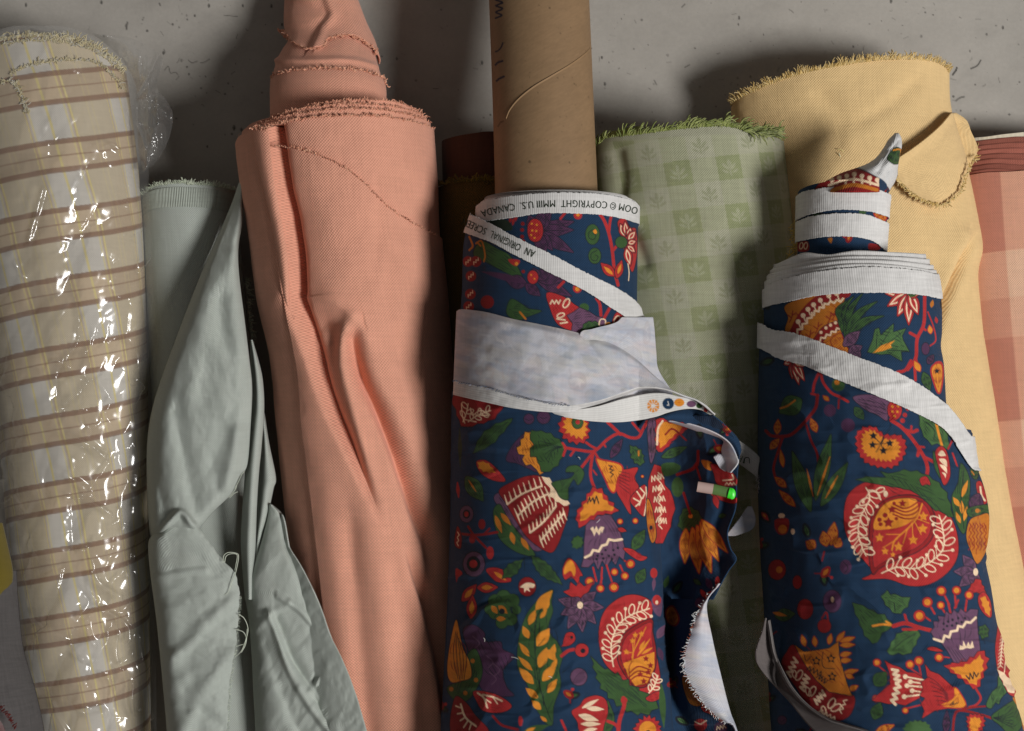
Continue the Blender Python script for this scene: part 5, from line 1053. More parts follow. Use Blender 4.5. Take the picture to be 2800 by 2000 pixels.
# ---------------------------------------------------------------- peach bolt
def build_peach():
    root = bolt(960, 1000, 'peach canvas bolt with a twisted pointed core end and long creased folds')
    R = PEACH
    G1 = [(742, 350), (758, 500), (778, 600), (793, 700), (797, 790), (800, 830), (850, 960), (880, 1050), (915, 1140), (960, 1235), (1000, 1330), (1038, 1425)]
    G3 = [(960, 930), (985, 1030), (1031, 1123), (1071, 1215), (1105, 1308), (1136, 1400), (1169, 1492), (1185, 1580)]
    def disp(px, py, groove=1.0):
        z = 4 * fbm(px / 130, py / 160, 71) + 1.3 * fbm(px / 30, py / 46, 72, 3)
        z = z + groove * ridge(px, py, G1, 10, 24, -46, [1, 1, 1, 1, 1, 1, 1, 1, 1, .8, .5, .1]) + ridge(px, py, G1, 70, 4, 16, [.6, 1, 1, 1, 1, 1, 1, 1, 1, 1, .6, 0]) + ridge(px, py, G1, 2, 78, -24, [.3, .7, 1, 1, 1, .7, .3, .1, 0, 0, 0, 0])
        z = z + ridge(px, py, [(968, 862), (945, 905), (936, 955), (942, 1010), (960, 1080), (985, 1180), (1003, 1260), (1030, 1360), (1050, 1440)], 20, 18, 26, [.3, 1, 1, 1, 1, .9, .7, .4, .1])
        z = z + ridge(px, py, G3, 16, 20, -46, [.5, 1, 1, 1, .9, .8, .5, .1]) + ridge(px, py, [(x + 46, y - 10) for x, y in G3], 28, 60, 17, [.6, 1, 1, 1, .9, .7, .4, .1])
        z = z + ridge(px, py, [(840, 850), (880, 890), (905, 940), (915, 1000)], 40, 36, -24, [.3, 1, 1, .2]) + ridge(px, py, [(860, 820), (920, 830), (962, 862), (990, 900), (1020, 980)], 16, 22, 12, [.2, 1, 1, .8, 0])
        z = z + ridge(px, py, [(1030, 500), (1040, 620), (1020, 760)], 16, 20, -4) + ridge(px, py, [(1080, 700), (1060, 800), (1090, 950), (1130, 1060)], 22, 26, -5) + ridge(px, py, [(955, 1440), (968, 1600), (985, 1800), (1005, 2000)], 26, 30, -11) + ridge(px, py, [(1010, 1400), (1035, 1550), (1060, 1750), (1090, 2000)], 40, 46, 12) + ridge(px, py, [(850, 1150), (900, 1400), (935, 1700), (950, 2000)], 40, 44, 8)
        z = z + ridge(px, py, [(1080, 1440), (1110, 1560), (1150, 1700), (1180, 1850), (1200, 2000)], 26, 10, 14, [0, .6, 1, 1, 1]) + ridge(px, py, [(1110, 1500), (1135, 1580), (1175, 1700), (1205, 1830), (1230, 2000)], 8, 34, -26, [0, .8, 1, 1, 1])
        return z
    YB = 2330
    wrap('rolled_fabric', R, 0, [(642, 400), (655, 375), (690, 356), (740, 343), (830, 325), (900, 319), (960, 317), (1060, 320), (1130, 335), (1188, 352)], YB, M['peach'], root, du=2.6, dv=2.6, disp=disp)
    seam = [(735, 400), (800, 405), (870, 424), (930, 452), (990, 498), (1040, 545), (1090, 588), (1150, 622), (1195, 645)]
    wrap('outer_turn', R, 4.5, seam, YB, M['peach'], root, th=(-0.60, 1.9), du=2.6, dv=2.6, disp=disp, thick=3)
    for k, (off, e) in enumerate([(-9, [(700, 345), (780, 318), (860, 306), (950, 298), (1050, 302), (1130, 318), (1178, 336)]), (-19, [(720, 332), (800, 305), (880, 291), (960, 285), (1050, 289), (1120, 302), (1168, 322)]), (-30, [(745, 320), (820, 298), (900, 281), (980, 274), (1060, 276), (1110, 288), (1150, 308)])]):
        wrap('inner_turn', R, off, e, 385, M['peach'], root, du=4, dv=4)
        fringe('frayed_edge', e, lambda x, y, o=off: R.zat(x, y, o + 1), M['thread'], root, 190, 8, [110, 92, 70], 1.5, 0.6, 0.9, [D(190, 136, 112), D(176, 120, 96), D(200, 148, 122)])
    cap('roll_end', R, 372, -32, M['peach'], root)
    pk = [D(190, 136, 112), D(178, 122, 98), D(204, 152, 126)]
    fringe('frayed_edge', [(690, 356), (740, 343), (830, 325), (900, 319), (960, 317), (1060, 320), (1130, 335), (1188, 352)], lambda x, y: R.zat(x, y, 2), M['thread'], root, 230, 9, [110, 92, 70], 1.5, 0.55, 0.8, pk)
    fringe('frayed_edge', seam, lambda x, y: R.zat(x, y, 7), M['thread'], root, 150, 7, [75, 60, 45], 1.5, 0.9, 0.9, pk)
    # narrow folded pleat on the left
    zz = lambda o: (lambda px, py, s, t: R.zat(px, py, 0) + disp(px, py, 0.0) + ((o + 10) * smooth01((876 - py) / 150) - 10) + 5 * np.sin(math.pi * np.clip(s, 0, 1)) - 9 * s * s)
    sheet('folded_pleat', 352, 876, [(692, 352), (705, 430), (722, 510), (745, 610), (760, 690), (770, 760), (775, 800), (786, 840), (806, 876)],
          [(733, 352), (742, 430), (752, 510), (770, 610), (784, 700), (789, 770), (789, 800), (792, 840), (807, 876)], zz(14), M['peach'], root, 2, 3, thick=5)
    fringe('frayed_edge', [(686, 356), (700, 350), (720, 352), (734, 352)], lambda x, y: R.zat(x, y, 20), M['thread'], root, 50, 12, 90, 1.8, 0.6, 0.7, pk)
    # neck: cloth twisted to a point round the core
    N = Roll([(-160, 800, 925, 8), (-40, 788, 955, 8), (0, 784, 972, 10), (60, 783, 995, 14), (110, 786, 1018, 20), (150, 764, 1030, 28), (200, 744, 1044, 44), (240, 738, 1056, 60), (300, 738, 1056, 85), (420, 740, 1058, 110)])
    def nd(px, py): return 3 * fbm(px / 40, py / 40, 75) + ridge(px, py, [(790, 0), (850, 20), (895, 36), (880, 70), (850, 120)], 30, 12, -9) + ridge(px, py, [(895, 0), (905, 40), (880, 80), (862, 125)], 10, 14, 12) + ridge(px, py, [(750, 165), (850, 165), (960, 165), (1040, 185)], 8, 8, 8)
    wrap('core_cloth', N, 0, [(738, 215), (750, 206), (800, 193), (870, 188), (950, 190), (1000, 196), (1045, 212), (1056, 225)], 560, M['peach'], root, du=2.6, dv=2.6)
    wrap('core_cloth', N, -4, [(780, 96), (800, 84), (850, 70), (930, 68), (1022, 100)], 320, M['peach'], root, du=2.6, dv=2.6, disp=nd)
    tipb = [(782, 100), (800, 113), (830, 128), (860, 131), (885, 124), (892, 110), (910, 100), (950, 95), (985, 104), (1020, 130), (1032, 148)]
    wrap('core_cloth', N, 6, -330, tipb, M['peach'], root, du=2.6, dv=2.6, disp=nd, thick=4)
    for e, o, a in [([(738, 215), (750, 206), (800, 193), (870, 188), (950, 190), (1000, 196), (1045, 212), (1058, 235)], 2, [110, 90, 60]), (tipb, 8, [200, 270, 270, 300])]:
        fringe('frayed_edge', e, lambda x, y, o=o: N.zat(x, y, o), M['thread'], root, 110, 9, a, 1.9, 0.8, 0.8, pk)
    fringe('frayed_edge', [(764, 88), (772, 84), (782, 92), (792, 102)], lambda x, y: N.zat(x, y, 6), M['thread'], root, 34, 12, 180, 1.9, 0.9, 0.9, pk)
build_peach()
# ---------------------------------------------------------------- mustard bolt in the dark behind
def build_mustard():
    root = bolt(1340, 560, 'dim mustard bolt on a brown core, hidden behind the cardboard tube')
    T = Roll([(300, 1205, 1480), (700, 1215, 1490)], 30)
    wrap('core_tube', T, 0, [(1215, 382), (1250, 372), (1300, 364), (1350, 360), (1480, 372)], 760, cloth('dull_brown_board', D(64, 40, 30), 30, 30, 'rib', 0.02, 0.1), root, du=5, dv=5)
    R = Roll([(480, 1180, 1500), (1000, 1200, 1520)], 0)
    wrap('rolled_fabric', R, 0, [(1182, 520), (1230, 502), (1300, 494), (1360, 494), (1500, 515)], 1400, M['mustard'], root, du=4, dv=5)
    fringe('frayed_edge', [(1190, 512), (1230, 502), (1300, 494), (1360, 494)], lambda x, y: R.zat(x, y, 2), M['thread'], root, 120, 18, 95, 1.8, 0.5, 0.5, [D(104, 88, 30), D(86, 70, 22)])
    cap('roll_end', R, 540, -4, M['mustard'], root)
build_mustard()
# ---------------------------------------------------------------- green damask bolt
def build_green():
    root = bolt(1880, 1000, 'green damask bolt with checked flowers and a fringed top edge')
    R = Roll([(300, 1600, 2134), (400, 1602, 2142), (600, 1608, 2162), (1000, 1620, 2190), (1500, 1640, 2220), (2000, 1660, 2250), (2300, 1670, 2260)], 40, 0.72)
    lg, mg, dg = np.array(D(148, 148, 128)), np.array(D(128, 131, 104)), np.array(D(121, 126, 94))
    def paint(px, py, U, V):
        u = U - 0.13 * (V - 600); v = V + 0.12 * U
        cw, ch = 70.0, 64.0
        i, j = np.floor(u / cw), np.floor((v - 14) / ch)
        fu, fv = u / cw - i - .5, (v - 14) / ch - j - .5
        par = np.mod(i + j, 2) == 0; fl = np.mod(i, 2) == 0
        hat = 0.5 + 0.5 * np.sin(u * 1.5 + v * 1.0)
        c = mg + (lg - mg) * (0.30 + 0.25 * hat)[..., None]
        ca = lg * (0.86 + 0.14 * hat)[..., None]; cb = dg * (0.9 + 0.18 * hat)[..., None]
        c = np.where((par & fl)[..., None], ca, c); c = np.where((par & ~fl)[..., None], cb, c)
        # little three-petalled flower in each cell
        m = np.zeros(U.shape)
        n = fbm(u / 7, v / 7, 83) * 0.07
        for (x0, y0, rx, ry, rot) in ((0, -.16, .09, .2, 0), (-.16, -.05, .07, .2, -.7), (.16, -.05, .07, .2, .7), (0, .16, .05, .2, 0), (-.2, .16, .16, .06, .5), (.2, .16, .16, .06, -.5)):
            dx, dy = fu - x0, fv - y0; cr, sr = math.cos(rot), math.sin(rot)
            q = ((dx * cr + dy * sr) / rx) ** 2 + ((-dx * sr + dy * cr) / ry) ** 2
            m = np.maximum(m, np.clip((1.1 + n * 8 - q) * 1.6, 0, 1))
        fc = np.where(fl[..., None], dg * .8, lg)
        a = (m * par * 0.5)[..., None]
        c = c * (1 - a) + fc * a
        e = smooth01((V - 398 + 6 * np.sin(U / 90)) / 8)[..., None]
        net = lg * (0.80 + 0.25 * (np.sin(U * 0.9) * np.sin(V * 0.9)))[..., None]
        return net * (1 - e) + c * e
    top = [(1604, 420), (1635, 394), (1660, 378), (1720, 370), (1760, 366), (1830, 356), (1900, 349), (1970, 345), (2020, 352), (2060, 362), (2100, 368), (2134, 380)]
    wrap('rolled_fabric', R, 0, top, 2300, M['green'], root, du=2.4, dv=2.4, paint=paint, disp=lambda x, y: 3 * fbm(x / 110, y / 150, 84) + ridge(x, y, [(1690, 600), (1730, 650), (1760, 720)], 20, 20, -9) + ridge(x, y, [(1690, 420), (1700, 500), (1680, 600)], 20, 20, -10))
    gc = [D(120, 128, 72), D(106, 116, 60), D(134, 140, 88)]
    fringe('fringed_edge', top, lambda x, y: R.zat(x, y, 2), M['thread'], root, 360, 30, [126, 84, 74, 70, 70, 66, 50], 1.7, 0.07, -0.24, gc, 7)
    fringe('fringed_edge', [(2020, 352), (2060, 366), (2100, 372), (2130, 362)], lambda x, y: R.zat(x, y, 4), M['thread'], root, 70, 42, [30, 8, 20, 50], 1.6, 0.25, -0.15, gc, 7)
    cap('roll_end', R, 395, -5, M['green'], root, col=mg)
build_green()
# ---------------------------------------------------------------- yellow bolt
def build_yellow():
    root = bolt(2400, 1000, 'broad golden yellow canvas bolt with a turned corner flap')
    R = Roll([(150, 2000, 2592), (300, 2000, 2598), (450, 2010, 2640), (600, 2030, 2672), (680, 2040, 2684), (760, 2050, 2670), (900, 2070, 2684), (1000, 2080, 2700), (1300, 2130, 2748), (1500, 2160, 2785), (1700, 2190, 2822), (2000, 2240, 2880), (2300, 2290, 2940)], 0, 0.46)
    top = [(1998, 290), (2008, 278), (2060, 250), (2150, 214), (2250, 190), (2350, 171), (2450, 162), (2540, 166), (2580, 180), (2597, 200)]
    cr = [(2668, 650), (2640, 705), (2600, 785), (2575, 845), (2560, 900)]
    disp = lambda x, y: 6 * fbm(x / 140, y / 160, 91) + ridge(x, y, cr, 10, 12, -36, [.2, .8, 1, 1, .8]) + ridge(x, y, [(a - 28, b - 4) for a, b in cr], 24, 18, 10) + ridge(x, y, [(2250, 260), (2300, 330), (2280, 420)], 30, 30, -7) + ridge(x, y, [(2500, 230), (2430, 290), (2350, 330)], 26, 22, -6)
    wrap('rolled_fabric', R, 0, top, 2320, M['yellow'], root, du=3, dv=3, disp=disp)
    yc = [D(190, 166, 112), D(174, 146, 88), D(200, 178, 130)]
    fringe('frayed_edge', top, lambda x, y: R.zat(x, y, 2), M['thread'], root, 620, 19, [125, 85, 72, 75, 62], 1.15, 0.22, 0.2, yc)
    cap('roll_end', R, 262, -6, M['yellow'], root, col=None)
    def zf(px, py, s, t): return R.zat(px, py, 0) + 22 + 16 * (1 - t) - 12 * s + ridge(px, py, [(2600, 316), (2530, 375), (2450, 440)], 10, 16, 12) + 4 * fbm(px / 50, py / 50, 93)
    Lf = [(2600, 310), (2570, 345), (2530, 380), (2490, 410), (2450, 438), (2430, 470), (2450, 490), (2480, 520), (2520, 545), (2562, 562)]
    Rf = [(2612, 310), (2642, 330), (2655, 362), (2672, 400), (2668, 425), (2655, 445), (2640, 480), (2625, 520), (2600, 545), (2570, 562)]
    sheet('corner_flap', 310, 562, Lf, Rf, zf, M['yellow'], root, 2.6, 2.6, thick=5)
    zq = lambda x, y: R.zat(x, y, 26)
    fringe('frayed_edge', [(2672, 400), (2668, 425), (2655, 445), (2640, 480), (2625, 520), (2600, 545), (2570, 562)], zq, M['thread'], root, 120, 13, [0, -30, -60, -80], 1.5, 0.6, 0.6, yc)
    fringe('frayed_edge', [(2450, 480), (2480, 516), (2520, 543), (2570, 562)], zq, M['thread'], root, 110, 13, [-120, -110, -90], 1.5, 0.6, 0.6, yc)
    # loose tufts showing round the printed bolt's neck
    zt = 285
    fringe('loose_tuft', [(2300, 460), (2330, 440), (2350, 425), (2375, 430)], zt, M['thread'], root, 60, 34, [120, 100, 70], 1.4, 0.35, 0.3, [D(206, 186, 130), D(214, 205, 170)], 6)
    fringe('loose_tuft', [(2178, 610), (2176, 640), (2180, 680), (2160, 700)], 380, M['thread'], root, 40, 26, [170, 160, 190], 1.2, 0.6, 0.4, [D(196, 172, 98)], 6)
build_yellow()
# ---------------------------------------------------------------- pink check bolt
def build_pink():
    root = bolt(2800, 1000, 'dusty pink check bolt at the right with a stacked folded edge')
    R = Roll([(330, 2610, 3080), (500, 2620, 3090), (1000, 2660, 3130), (2000, 2760, 3230), (2300, 2790, 3260)], 40, 0.34)
    dp, mp, lp = np.array(D(168, 112, 95)), np.array(D(188, 140, 118)), np.array(D(198, 162, 138))
    def paint(px, py, U, V):
        k = np.mod(V + 0.08 * U - 470, 470); j = np.mod(U + 560, 270)
        a = smooth01((k - 196) / 4) * smooth01((440 - k) / 4) * 0.55 + smooth01((k - 196) / 4) * smooth01((330 - k) / 4) * .45
        b = smooth01((j - 130) / 5)
        c = dp * (1 - a[..., None]) + mp * a[..., None]
        c2 = mp * (1 - a[..., None]) + lp * a[..., None]
        c = c * (1 - b[..., None]) + c2 * b[..., None]
        hat = (np.sin(U * .97) * np.sin(V * .97))[..., None]
        return c * (1 + .10 * hat)
    wrap('rolled_fabric', R, 0, [(2612, 486), (2660, 478), (2700, 472), (2760, 470), (2850, 466), (3000, 480)], 2320, M['gingham'], root, du=2.8, dv=2.8, paint=paint)
    for k in range(7):
        y = 384 + k * 13.5; c = np.array(D(138, 82, 70)) * (0.8 + 0.45 * ((k * 37) % 5) / 5)
        e = [(2612, y + 12), (2660, y + 4), (2720, y - 4), (2800, y - 10 + 2 * k), (2950, y)]
        wrap('stacked_turn', R, -27 + 3 * k, e, 500, M['gingham'], root, du=4, dv=4, paint=lambda px, py, U, V, c=c: np.broadcast_to(c, U.shape + (3,)).copy() * (1 + .12 * np.sin(U * .8))[..., None], disp=lambda x, y: 2.5 * fbm(x / 40, y / 12, 97), thick=4)
    wrap('paper_lining', R, -26, [(2612, 388), (2660, 378), (2700, 374), (2760, 366), (2850, 360), (3000, 370)], 560, cloth('cream_paper', D(188, 180, 162), 20, 20, 'rib', .02, .1), root, du=4, dv=6)
    cap('roll_end', R, 440, -30, M['gingham'], root, col=dp * .6)
build_pink()
# ---------------------------------------------------------------- lettering on a selvedge
def lettering(body, path, cap_h, zf, parent, name='printed_text'):
    cu = bpy.data.curves.new('lettering', 'FONT'); cu.body = body; cu.size = 1.0; cu.resolution_u = 3; cu.space_character = 1.06; cu.offset = 0.0
    o = bpy.data.objects.new('lettering', cu); COL.objects.link(o)
    dg = bpy.context.evaluated_depsgraph_get(); dg.update()
    me = bpy.data.meshes.new_from_object(o.evaluated_get(dg))
    bpy.data.objects.remove(o); bpy.data.curves.remove(cu)
    n = len(me.vertices); co = np.empty(n * 3, np.float32); me.vertices.foreach_get('co', co); co = co.reshape(-1, 3)
    x0, x1 = co[:, 0].min(), co[:, 0].max(); h = 0.70
    p = resample(crom(path, 10), 400); t = (co[:, 0] - x0) / (x1 - x0) * 399
    i = np.clip(t.astype(int), 0, 398); f = (t - i)[:, None]
    q = p[i] * (1 - f) + p[i + 1] * f; d = p[np.minimum(i + 3, 399)] - p[np.maximum(i - 3, 0)]; d /= np.linalg.norm(d, axis=1)[:, None]
    up = np.stack([d[:, 1], -d[:, 0]], 1)                # left of the reading direction, y down
    q = q + up * (co[:, 1:2] / h * cap_h)
    z = zf(q[:, 0], q[:, 1]); X, Y = unproj(q[:, 0], q[:, 1], z)
    me.vertices.foreach_set('co', np.ascontiguousarray(world(np.stack([X, Y, z], -1)), np.float32).ravel()); me.update()
    me.materials.clear()
    return link(me, name, M['ink'], parent)
# ---------------------------------------------------------------- printed bolt on the cardboard tube
def navy_paint(fn):
    def f(px, py, U, V):
        g = Paint(px, py, NAVY); fn(g)
        fillers(g, 1180, 560, 2840, 2060, 950, 77)
        c = g.out(); m = py > 2040
        if m.any():                                       # the repeat goes on beyond the lower edge of the picture
            h = Paint(px[m], py[m] - 930, NAVY); fn(h); fillers(h, 1180, 560, 2840, 2060, 500, 78); c[m] = h.c
        return c
    return f
def lining_paint(px, py, U, V):
    b = np.array(D(172, 172, 178)); bl = np.array(D(138, 146, 162)); pk = np.array(D(180, 163, 160)); ye = np.array(D(180, 174, 156))
    c = np.empty(px.shape + (3,)); c[:] = b
    rx, ry = px + 0.25 * py, py - 0.22 * px
    for k, (q, s, sy, t) in enumerate(((bl, 90, 26, .8), (pk, 80, 40, .4), (ye, 60, 30, .3), (bl, 34, 9, .4), (b * .86, 50, 5, .35))):
        a = np.clip(fbm(rx / s, ry / sy, 120 + k, 4) * 2.2, 0, 1)[..., None] * t
        c = c * (1 - a) + q * a
    g = Paint(3020 - px, py + 560, D(120, 132, 156)); print_left(g); gh = g.out()      # the print ghosting through, mirrored
    gh = gh.mean(-1, keepdims=True) * .6 + gh * .4
    return c * (0.90 + 0.16 * np.clip(gh, 0, .8)) * (1 - .06) + .06 * gh
def lint(roll, spots, off):
    out = []
    for (x, y, a, l) in spots:
        q = crom([(x, y), (x + l * .4 * math.cos(a) + 2, y + l * .4 * math.sin(a)), (x + l * math.cos(a), y + l * math.sin(a) + 2)], 4)
        X, Y, z, _ = roll.on(q[:, 0], q[:, 1], off); out.append(np.stack([X, Y, z], 1))
    return out
def build_left_print():
    root = bolt(1500, 1000, 'navy flower-print bolt wound on a tall brown cardboard tube')
    T = Roll([(-400, 1322, 1590, 160), (0, 1337, 1611, 225), (250, 1346, 1622, 265), (500, 1353, 1633, 300), (900, 1360, 1650, 330)], 330)
    def tube_paint(px, py, U, V):
        kb = np.array(D(117, 94, 69)); g = Paint(px, py, kb)
        a = fbm(U / 16 - V / 40, V / 3.2 + U / 6, 130, 3); g.c *= (1 + .12 * a.ravel() + .05 * fbm(U / 40, V / 60, 131, 3).ravel())[:, None]
        for k in range(70):
            x, y = random.uniform(1340, 1630), random.uniform(0, 530); g.dot(x, y, random.uniform(1, 2.4), kb * random.uniform(.55, .85))
        g.dot(1448, 443, 4, kb * .5); g.dot(1557, 445, 2.5, kb * .5); g.dot(1503, 22, 3, kb * .5)
        ik = np.array((.02, .02, .04))
        g.line([(1355, 0), (1374, 8), (1356, 16), (1374, 24), (1356, 34), (1372, 42), (1355, 50)], 5, ik); g.line([(1375, 118), (1370, 130), (1363, 138), (1355, 142)], 4, ik)
        g.line([(1355, 178), (1362, 171), (1374, 167)], 5.5, ik); g.line([(1358, 222), (1366, 215), (1378, 210)], 5.5, ik); g.line([(1362, 346), (1368, 336), (1376, 332)], 4, kb * .45)
        return g.out()
    tube = wrap('cardboard_tube', T, 0, -420, 760, M['board'], root, th=(-math.pi, math.pi), du=2.2, dv=2.4, paint=tube_paint)[0]
    sp = [(1612, 128), (1613, 134), (1598, 150), (1560, 178), (1510, 208), (1460, 238), (1420, 270), (1395, 300), (1384, 325)]
    strip('spiral_seam', [(x, y - 2.6) for x, y in sp], [(x, y + 2.6) for x, y in sp], [0], [0], M['board'], tube, 120, 5, paint=lambda px, py, a, b: np.broadcast_to(np.array(D(124, 99, 72)), px.shape + (3,)).copy(), thick=0,
          prof=lambda px, py, s, t: T.zat(px, py, 0) + 3.2 * (1 - s) + .3)
    R = Roll([(520, 1304, 1746, 215), (560, 1303, 1747, 215), (660, 1272, 1748, 212), (800, 1266, 1752, 210), (900, 1258, 1765, 205), (1000, 1248, 1775, 200), (1100, 1242, 1782, 195), (1300, 1240, 1790, 190), (1500, 1236, 1800, 190), (1700, 1228, 1810, 190), (2000, 1212, 1835, 190), (2300, 1200, 1850, 190)])
    R0 = Roll([(520, 1306, 1744, 217), (560, 1305, 1746, 217), (660, 1300, 1744, 217), (800, 1296, 1742, 217), (1000, 1290, 1742, 217)])
    pl = navy_paint(print_left)
    t1 = [(1305, 562), (1330, 548), (1400, 536), (1480, 528), (1560, 527), (1640, 530), (1700, 540), (1735, 552), (1746, 562)]
    b1 = [(1305, 608), (1335, 604), (1400, 596), (1480, 584), (1560, 584), (1640, 588), (1700, 598), (1746, 612)]
    wrap('rolled_fabric', R0, 0, t1, 1150, M['floral'], root, du=1.9, dv=1.9, paint=pl, disp=lambda x, y: 2 * fbm(x / 90, y / 90, 141))
    sv = wrap('selvedge', R0, 3, t1, b1, M['white'], root, du=2.4, dv=2.2, edge_jit=1.3, thick=2)[0]
    lettering('OOM © COPYRIGHT  MMIII U.S.  CANADA', [(1746, 569), (1708, 559), (1660, 552), (1600, 549), (1540, 548), (1480, 549), (1430, 554), (1380, 561), (1340, 569), (1313, 577)], 19.5, lambda x, y: R0.zat(x, y, 5.3), sv)
    for off, e in [(-8, 7), (-16, 12)]: wrap('inner_turn', R0, off, [(x, y - e * .3) for x, y in t1], 660, M['white'], root, du=4, dv=5)
    cap('roll_end', R0, 570, -18, M['white'], root, 0.58)
    t2 = [(1266, 584), (1277, 584), (1330, 606), (1400, 643), (1500, 692), (1600, 745), (1680, 784), (1725, 813), (1750, 838), (1757, 860)]
    b2 = [(1264, 634), (1285, 642), (1340, 662), (1400, 694), (1500, 745), (1600, 796), (1680, 848), (1740, 884), (1757, 890)]
    wrap('outer_turn', R, 3, t2, 1260, M['floral'], root, th=(-1.75, 1.45), du=1.9, dv=1.9, paint=pl, disp=lambda x, y: 2 * fbm(x / 90, y / 90, 142) + ridge(x, y, [(1330, 735), (1420, 765), (1480, 790)], 6, 6, 4))
    sv = wrap('selvedge', R, 8, t2, b2, M['white'], root, th=(-1.7, 1.42), du=2.4, dv=2.2, edge_jit=1.3, thick=2.5)[0]
    lettering('AN  ORIGINAL  SCREEN', [(1466, 688), (1430, 672), (1390, 652), (1350, 633), (1320, 620), (1290, 606), (1268, 598)], 20, lambda x, y: R.zat(x, y, 10.9), sv)
    # cloth turned back on itself: the pale wrong side, its white selvedge, and the printed side below
    z0 = lambda px, py, o: R.zat(np.minimum(px, 1745), py, o)
    rear_z = lambda px, py, s, t: z0(px, py, 13) - 60 * smooth01((px - 1740) / 70) + 5 * fbm(px / 60, py / 50, 143)
    sheet('turned_back_cloth', 868, 1100, [(1700, 868), (1680, 884), (1620, 900), (1585, 915), (1590, 1000), (1640, 1100)], [(1784, 868), (1788, 900), (1793, 960), (1799, 1010), (1830, 1060), (1850, 1100)], rear_z, M['lining'], root, 2.5, 2.5, lining_paint, thick=4)
    top = [(1250, 852), (1262, 847), (1300, 850), (1340, 857), (1400, 873), (1480, 889), (1560, 906), (1600, 918), (1680, 946), (1740, 985), (1795, 1035), (1850, 1077), (1905, 1096), (1952, 1132)]
    low = [(1242, 1040), (1290, 1052), (1350, 1063), (1420, 1085), (1490, 1099), (1560, 1108), (1630, 1097), (1700, 1075), (1745, 1060), (1790, 1060), (1830, 1068), (1870, 1083), (1910, 1098), (1955, 1134)]
    fz = lambda px, py, s, t: z0(px, py, 22) + 26 * smooth01((px - 1560) / 180) * (0.4 + 0.6 * s) + 6 * fbm(px / 80, py / 60, 144) + ridge(px, py, [(1350, 960), (1450, 985), (1560, 1010)], 14, 14, 4) + ridge(px, py, [(1600, 930), (1640, 985), (1700, 1060)], 10, 14, -8) - 16 * np.exp(-(s / .05) ** 2)
    strip('turned_back_cloth', top, low, [0], [0], M['lining'], root, 260, 80, 0, lining_paint, 4, lambda px, py, s, t: fz(px, py, s, t))
    wl = [(1240, 1080), (1300, 1094), (1340, 1103), (1400, 1116), (1480, 1126), (1560, 1127), (1630, 1114), (1700, 1086), (1745, 1066), (1790, 1062), (1830, 1069), (1870, 1084), (1910, 1099), (1955, 1135)]
    sv = strip('selvedge', low, wl, [0], [0], M['white'], root, 240, 14, 0, None, 3, lambda px, py, s, t: fz(px, py, s * 0 + 1, t) + 2 - 3 * s - 40 * smooth01((t - .42) / .12) * s)[0]
    fringe('stitched_edge', low[:6], lambda x, y: z0(x, y, 30), M['thread'], sv, 90, 7, 200, 0.8, .3, .1, [D(70, 80, 100), D(120, 125, 140)])
    # printed side resumes: white edge with its row of colour dots
    ut = [(1440, 1122), (1500, 1125), (1563, 1122), (1631, 1112), (1700, 1092), (1769, 1077), (1816, 1076), (1862, 1086), (1905, 1094), (1935, 1112), (1954, 1136)]
    ub = [(1440, 1128), (1532, 1139), (1615, 1152), (1692, 1155), (1763, 1147), (1800, 1138), (1828, 1128), (1870, 1119), (1905, 1119), (1930, 1127), (1950, 1139)]
    def dots(px, py, a, b):
        g = Paint(px, py, D(180, 179, 177))
        for (x, y, rx, ry, c) in [(1786, 1110, 17, 18, GOLD), (1827, 1104, 16, 16, NAVY), (1857, 1101, 14, 11, GOLD), (1890, 1105, 13, 9, PURP), (1912, 1109, 9, 8, GREEN), (1930, 1121, 6, 8, RED)]: g.dot(x, y, rx, c, ry)
        for k in range(10):
            a_ = k * math.pi / 5; g.line([(1786 + 7 * math.cos(a_), 1110 + 8 * math.sin(a_)), (1786 + 16 * math.cos(a_), 1110 + 17 * math.sin(a_))], 2, D(180, 179, 177))
        g.dot(1786, 1110, 6, D(180, 179, 177)); g.line([(1826, 1098), (1829, 1109), (1824, 1108)], 2, D(180, 179, 177), smooth=False); g.dot(1857, 1101, 4, D(180, 100, 30), 3)
        return g.out()
    white_dots = cloth('white_selvedge_dots', None, 5.5, 7, 'rib', 0.05, 0.12, 0.9, 0.1, 0.04, 0.2, 0.05)
    cz = lambda px, py: z0(px, py, 12) + 22 * smooth01((px - 1600) / 120) - 10 * smooth01((px - 1850) / 100)
    strip('selvedge', ut, ub, [0], [0], white_dots, root, 260, 22, 0, dots, 3, lambda px, py, s, t: cz(px, py) + 4 - 6 * s - 26 * (1 - smooth01((px - 1455) / 110)))
    # body of the print
    fold = lambda x, y: 4 * fbm(x / 110, y / 140, 145) + 1.5 * fbm(x / 34, y / 52, 148, 3) + 2.5 * np.maximum(0, fbm(x / 120 + y / 300, y / 60, 149, 2, True) - .35) * 4 + ridge(x, y, [(1420, 1450), (1530, 1400), (1600, 1390)], 8, 8, 4) + ridge(x, y, [(1260, 1700), (1350, 1640), (1450, 1620)], 10, 10, -4) + ridge(x, y, [(1764, 1150), (1764, 1300), (1768, 1450), (1780, 1600), (1795, 1800), (1830, 2000)], 26, 6, 12) + ridge(x, y, [(1560, 1360), (1640, 1330), (1720, 1320)], 12, 10, 3)
    wrap('outer_turn', R, 7, [(1238, 1070), (1300, 1088), (1400, 1110), (1480, 1122), (1532, 1137), (1615, 1150), (1692, 1153), (1763, 1145), (1790, 1140)], 2320, M['floral'], root, th=(-1.8, 1.5), du=1.9, dv=1.9, paint=pl, disp=fold)
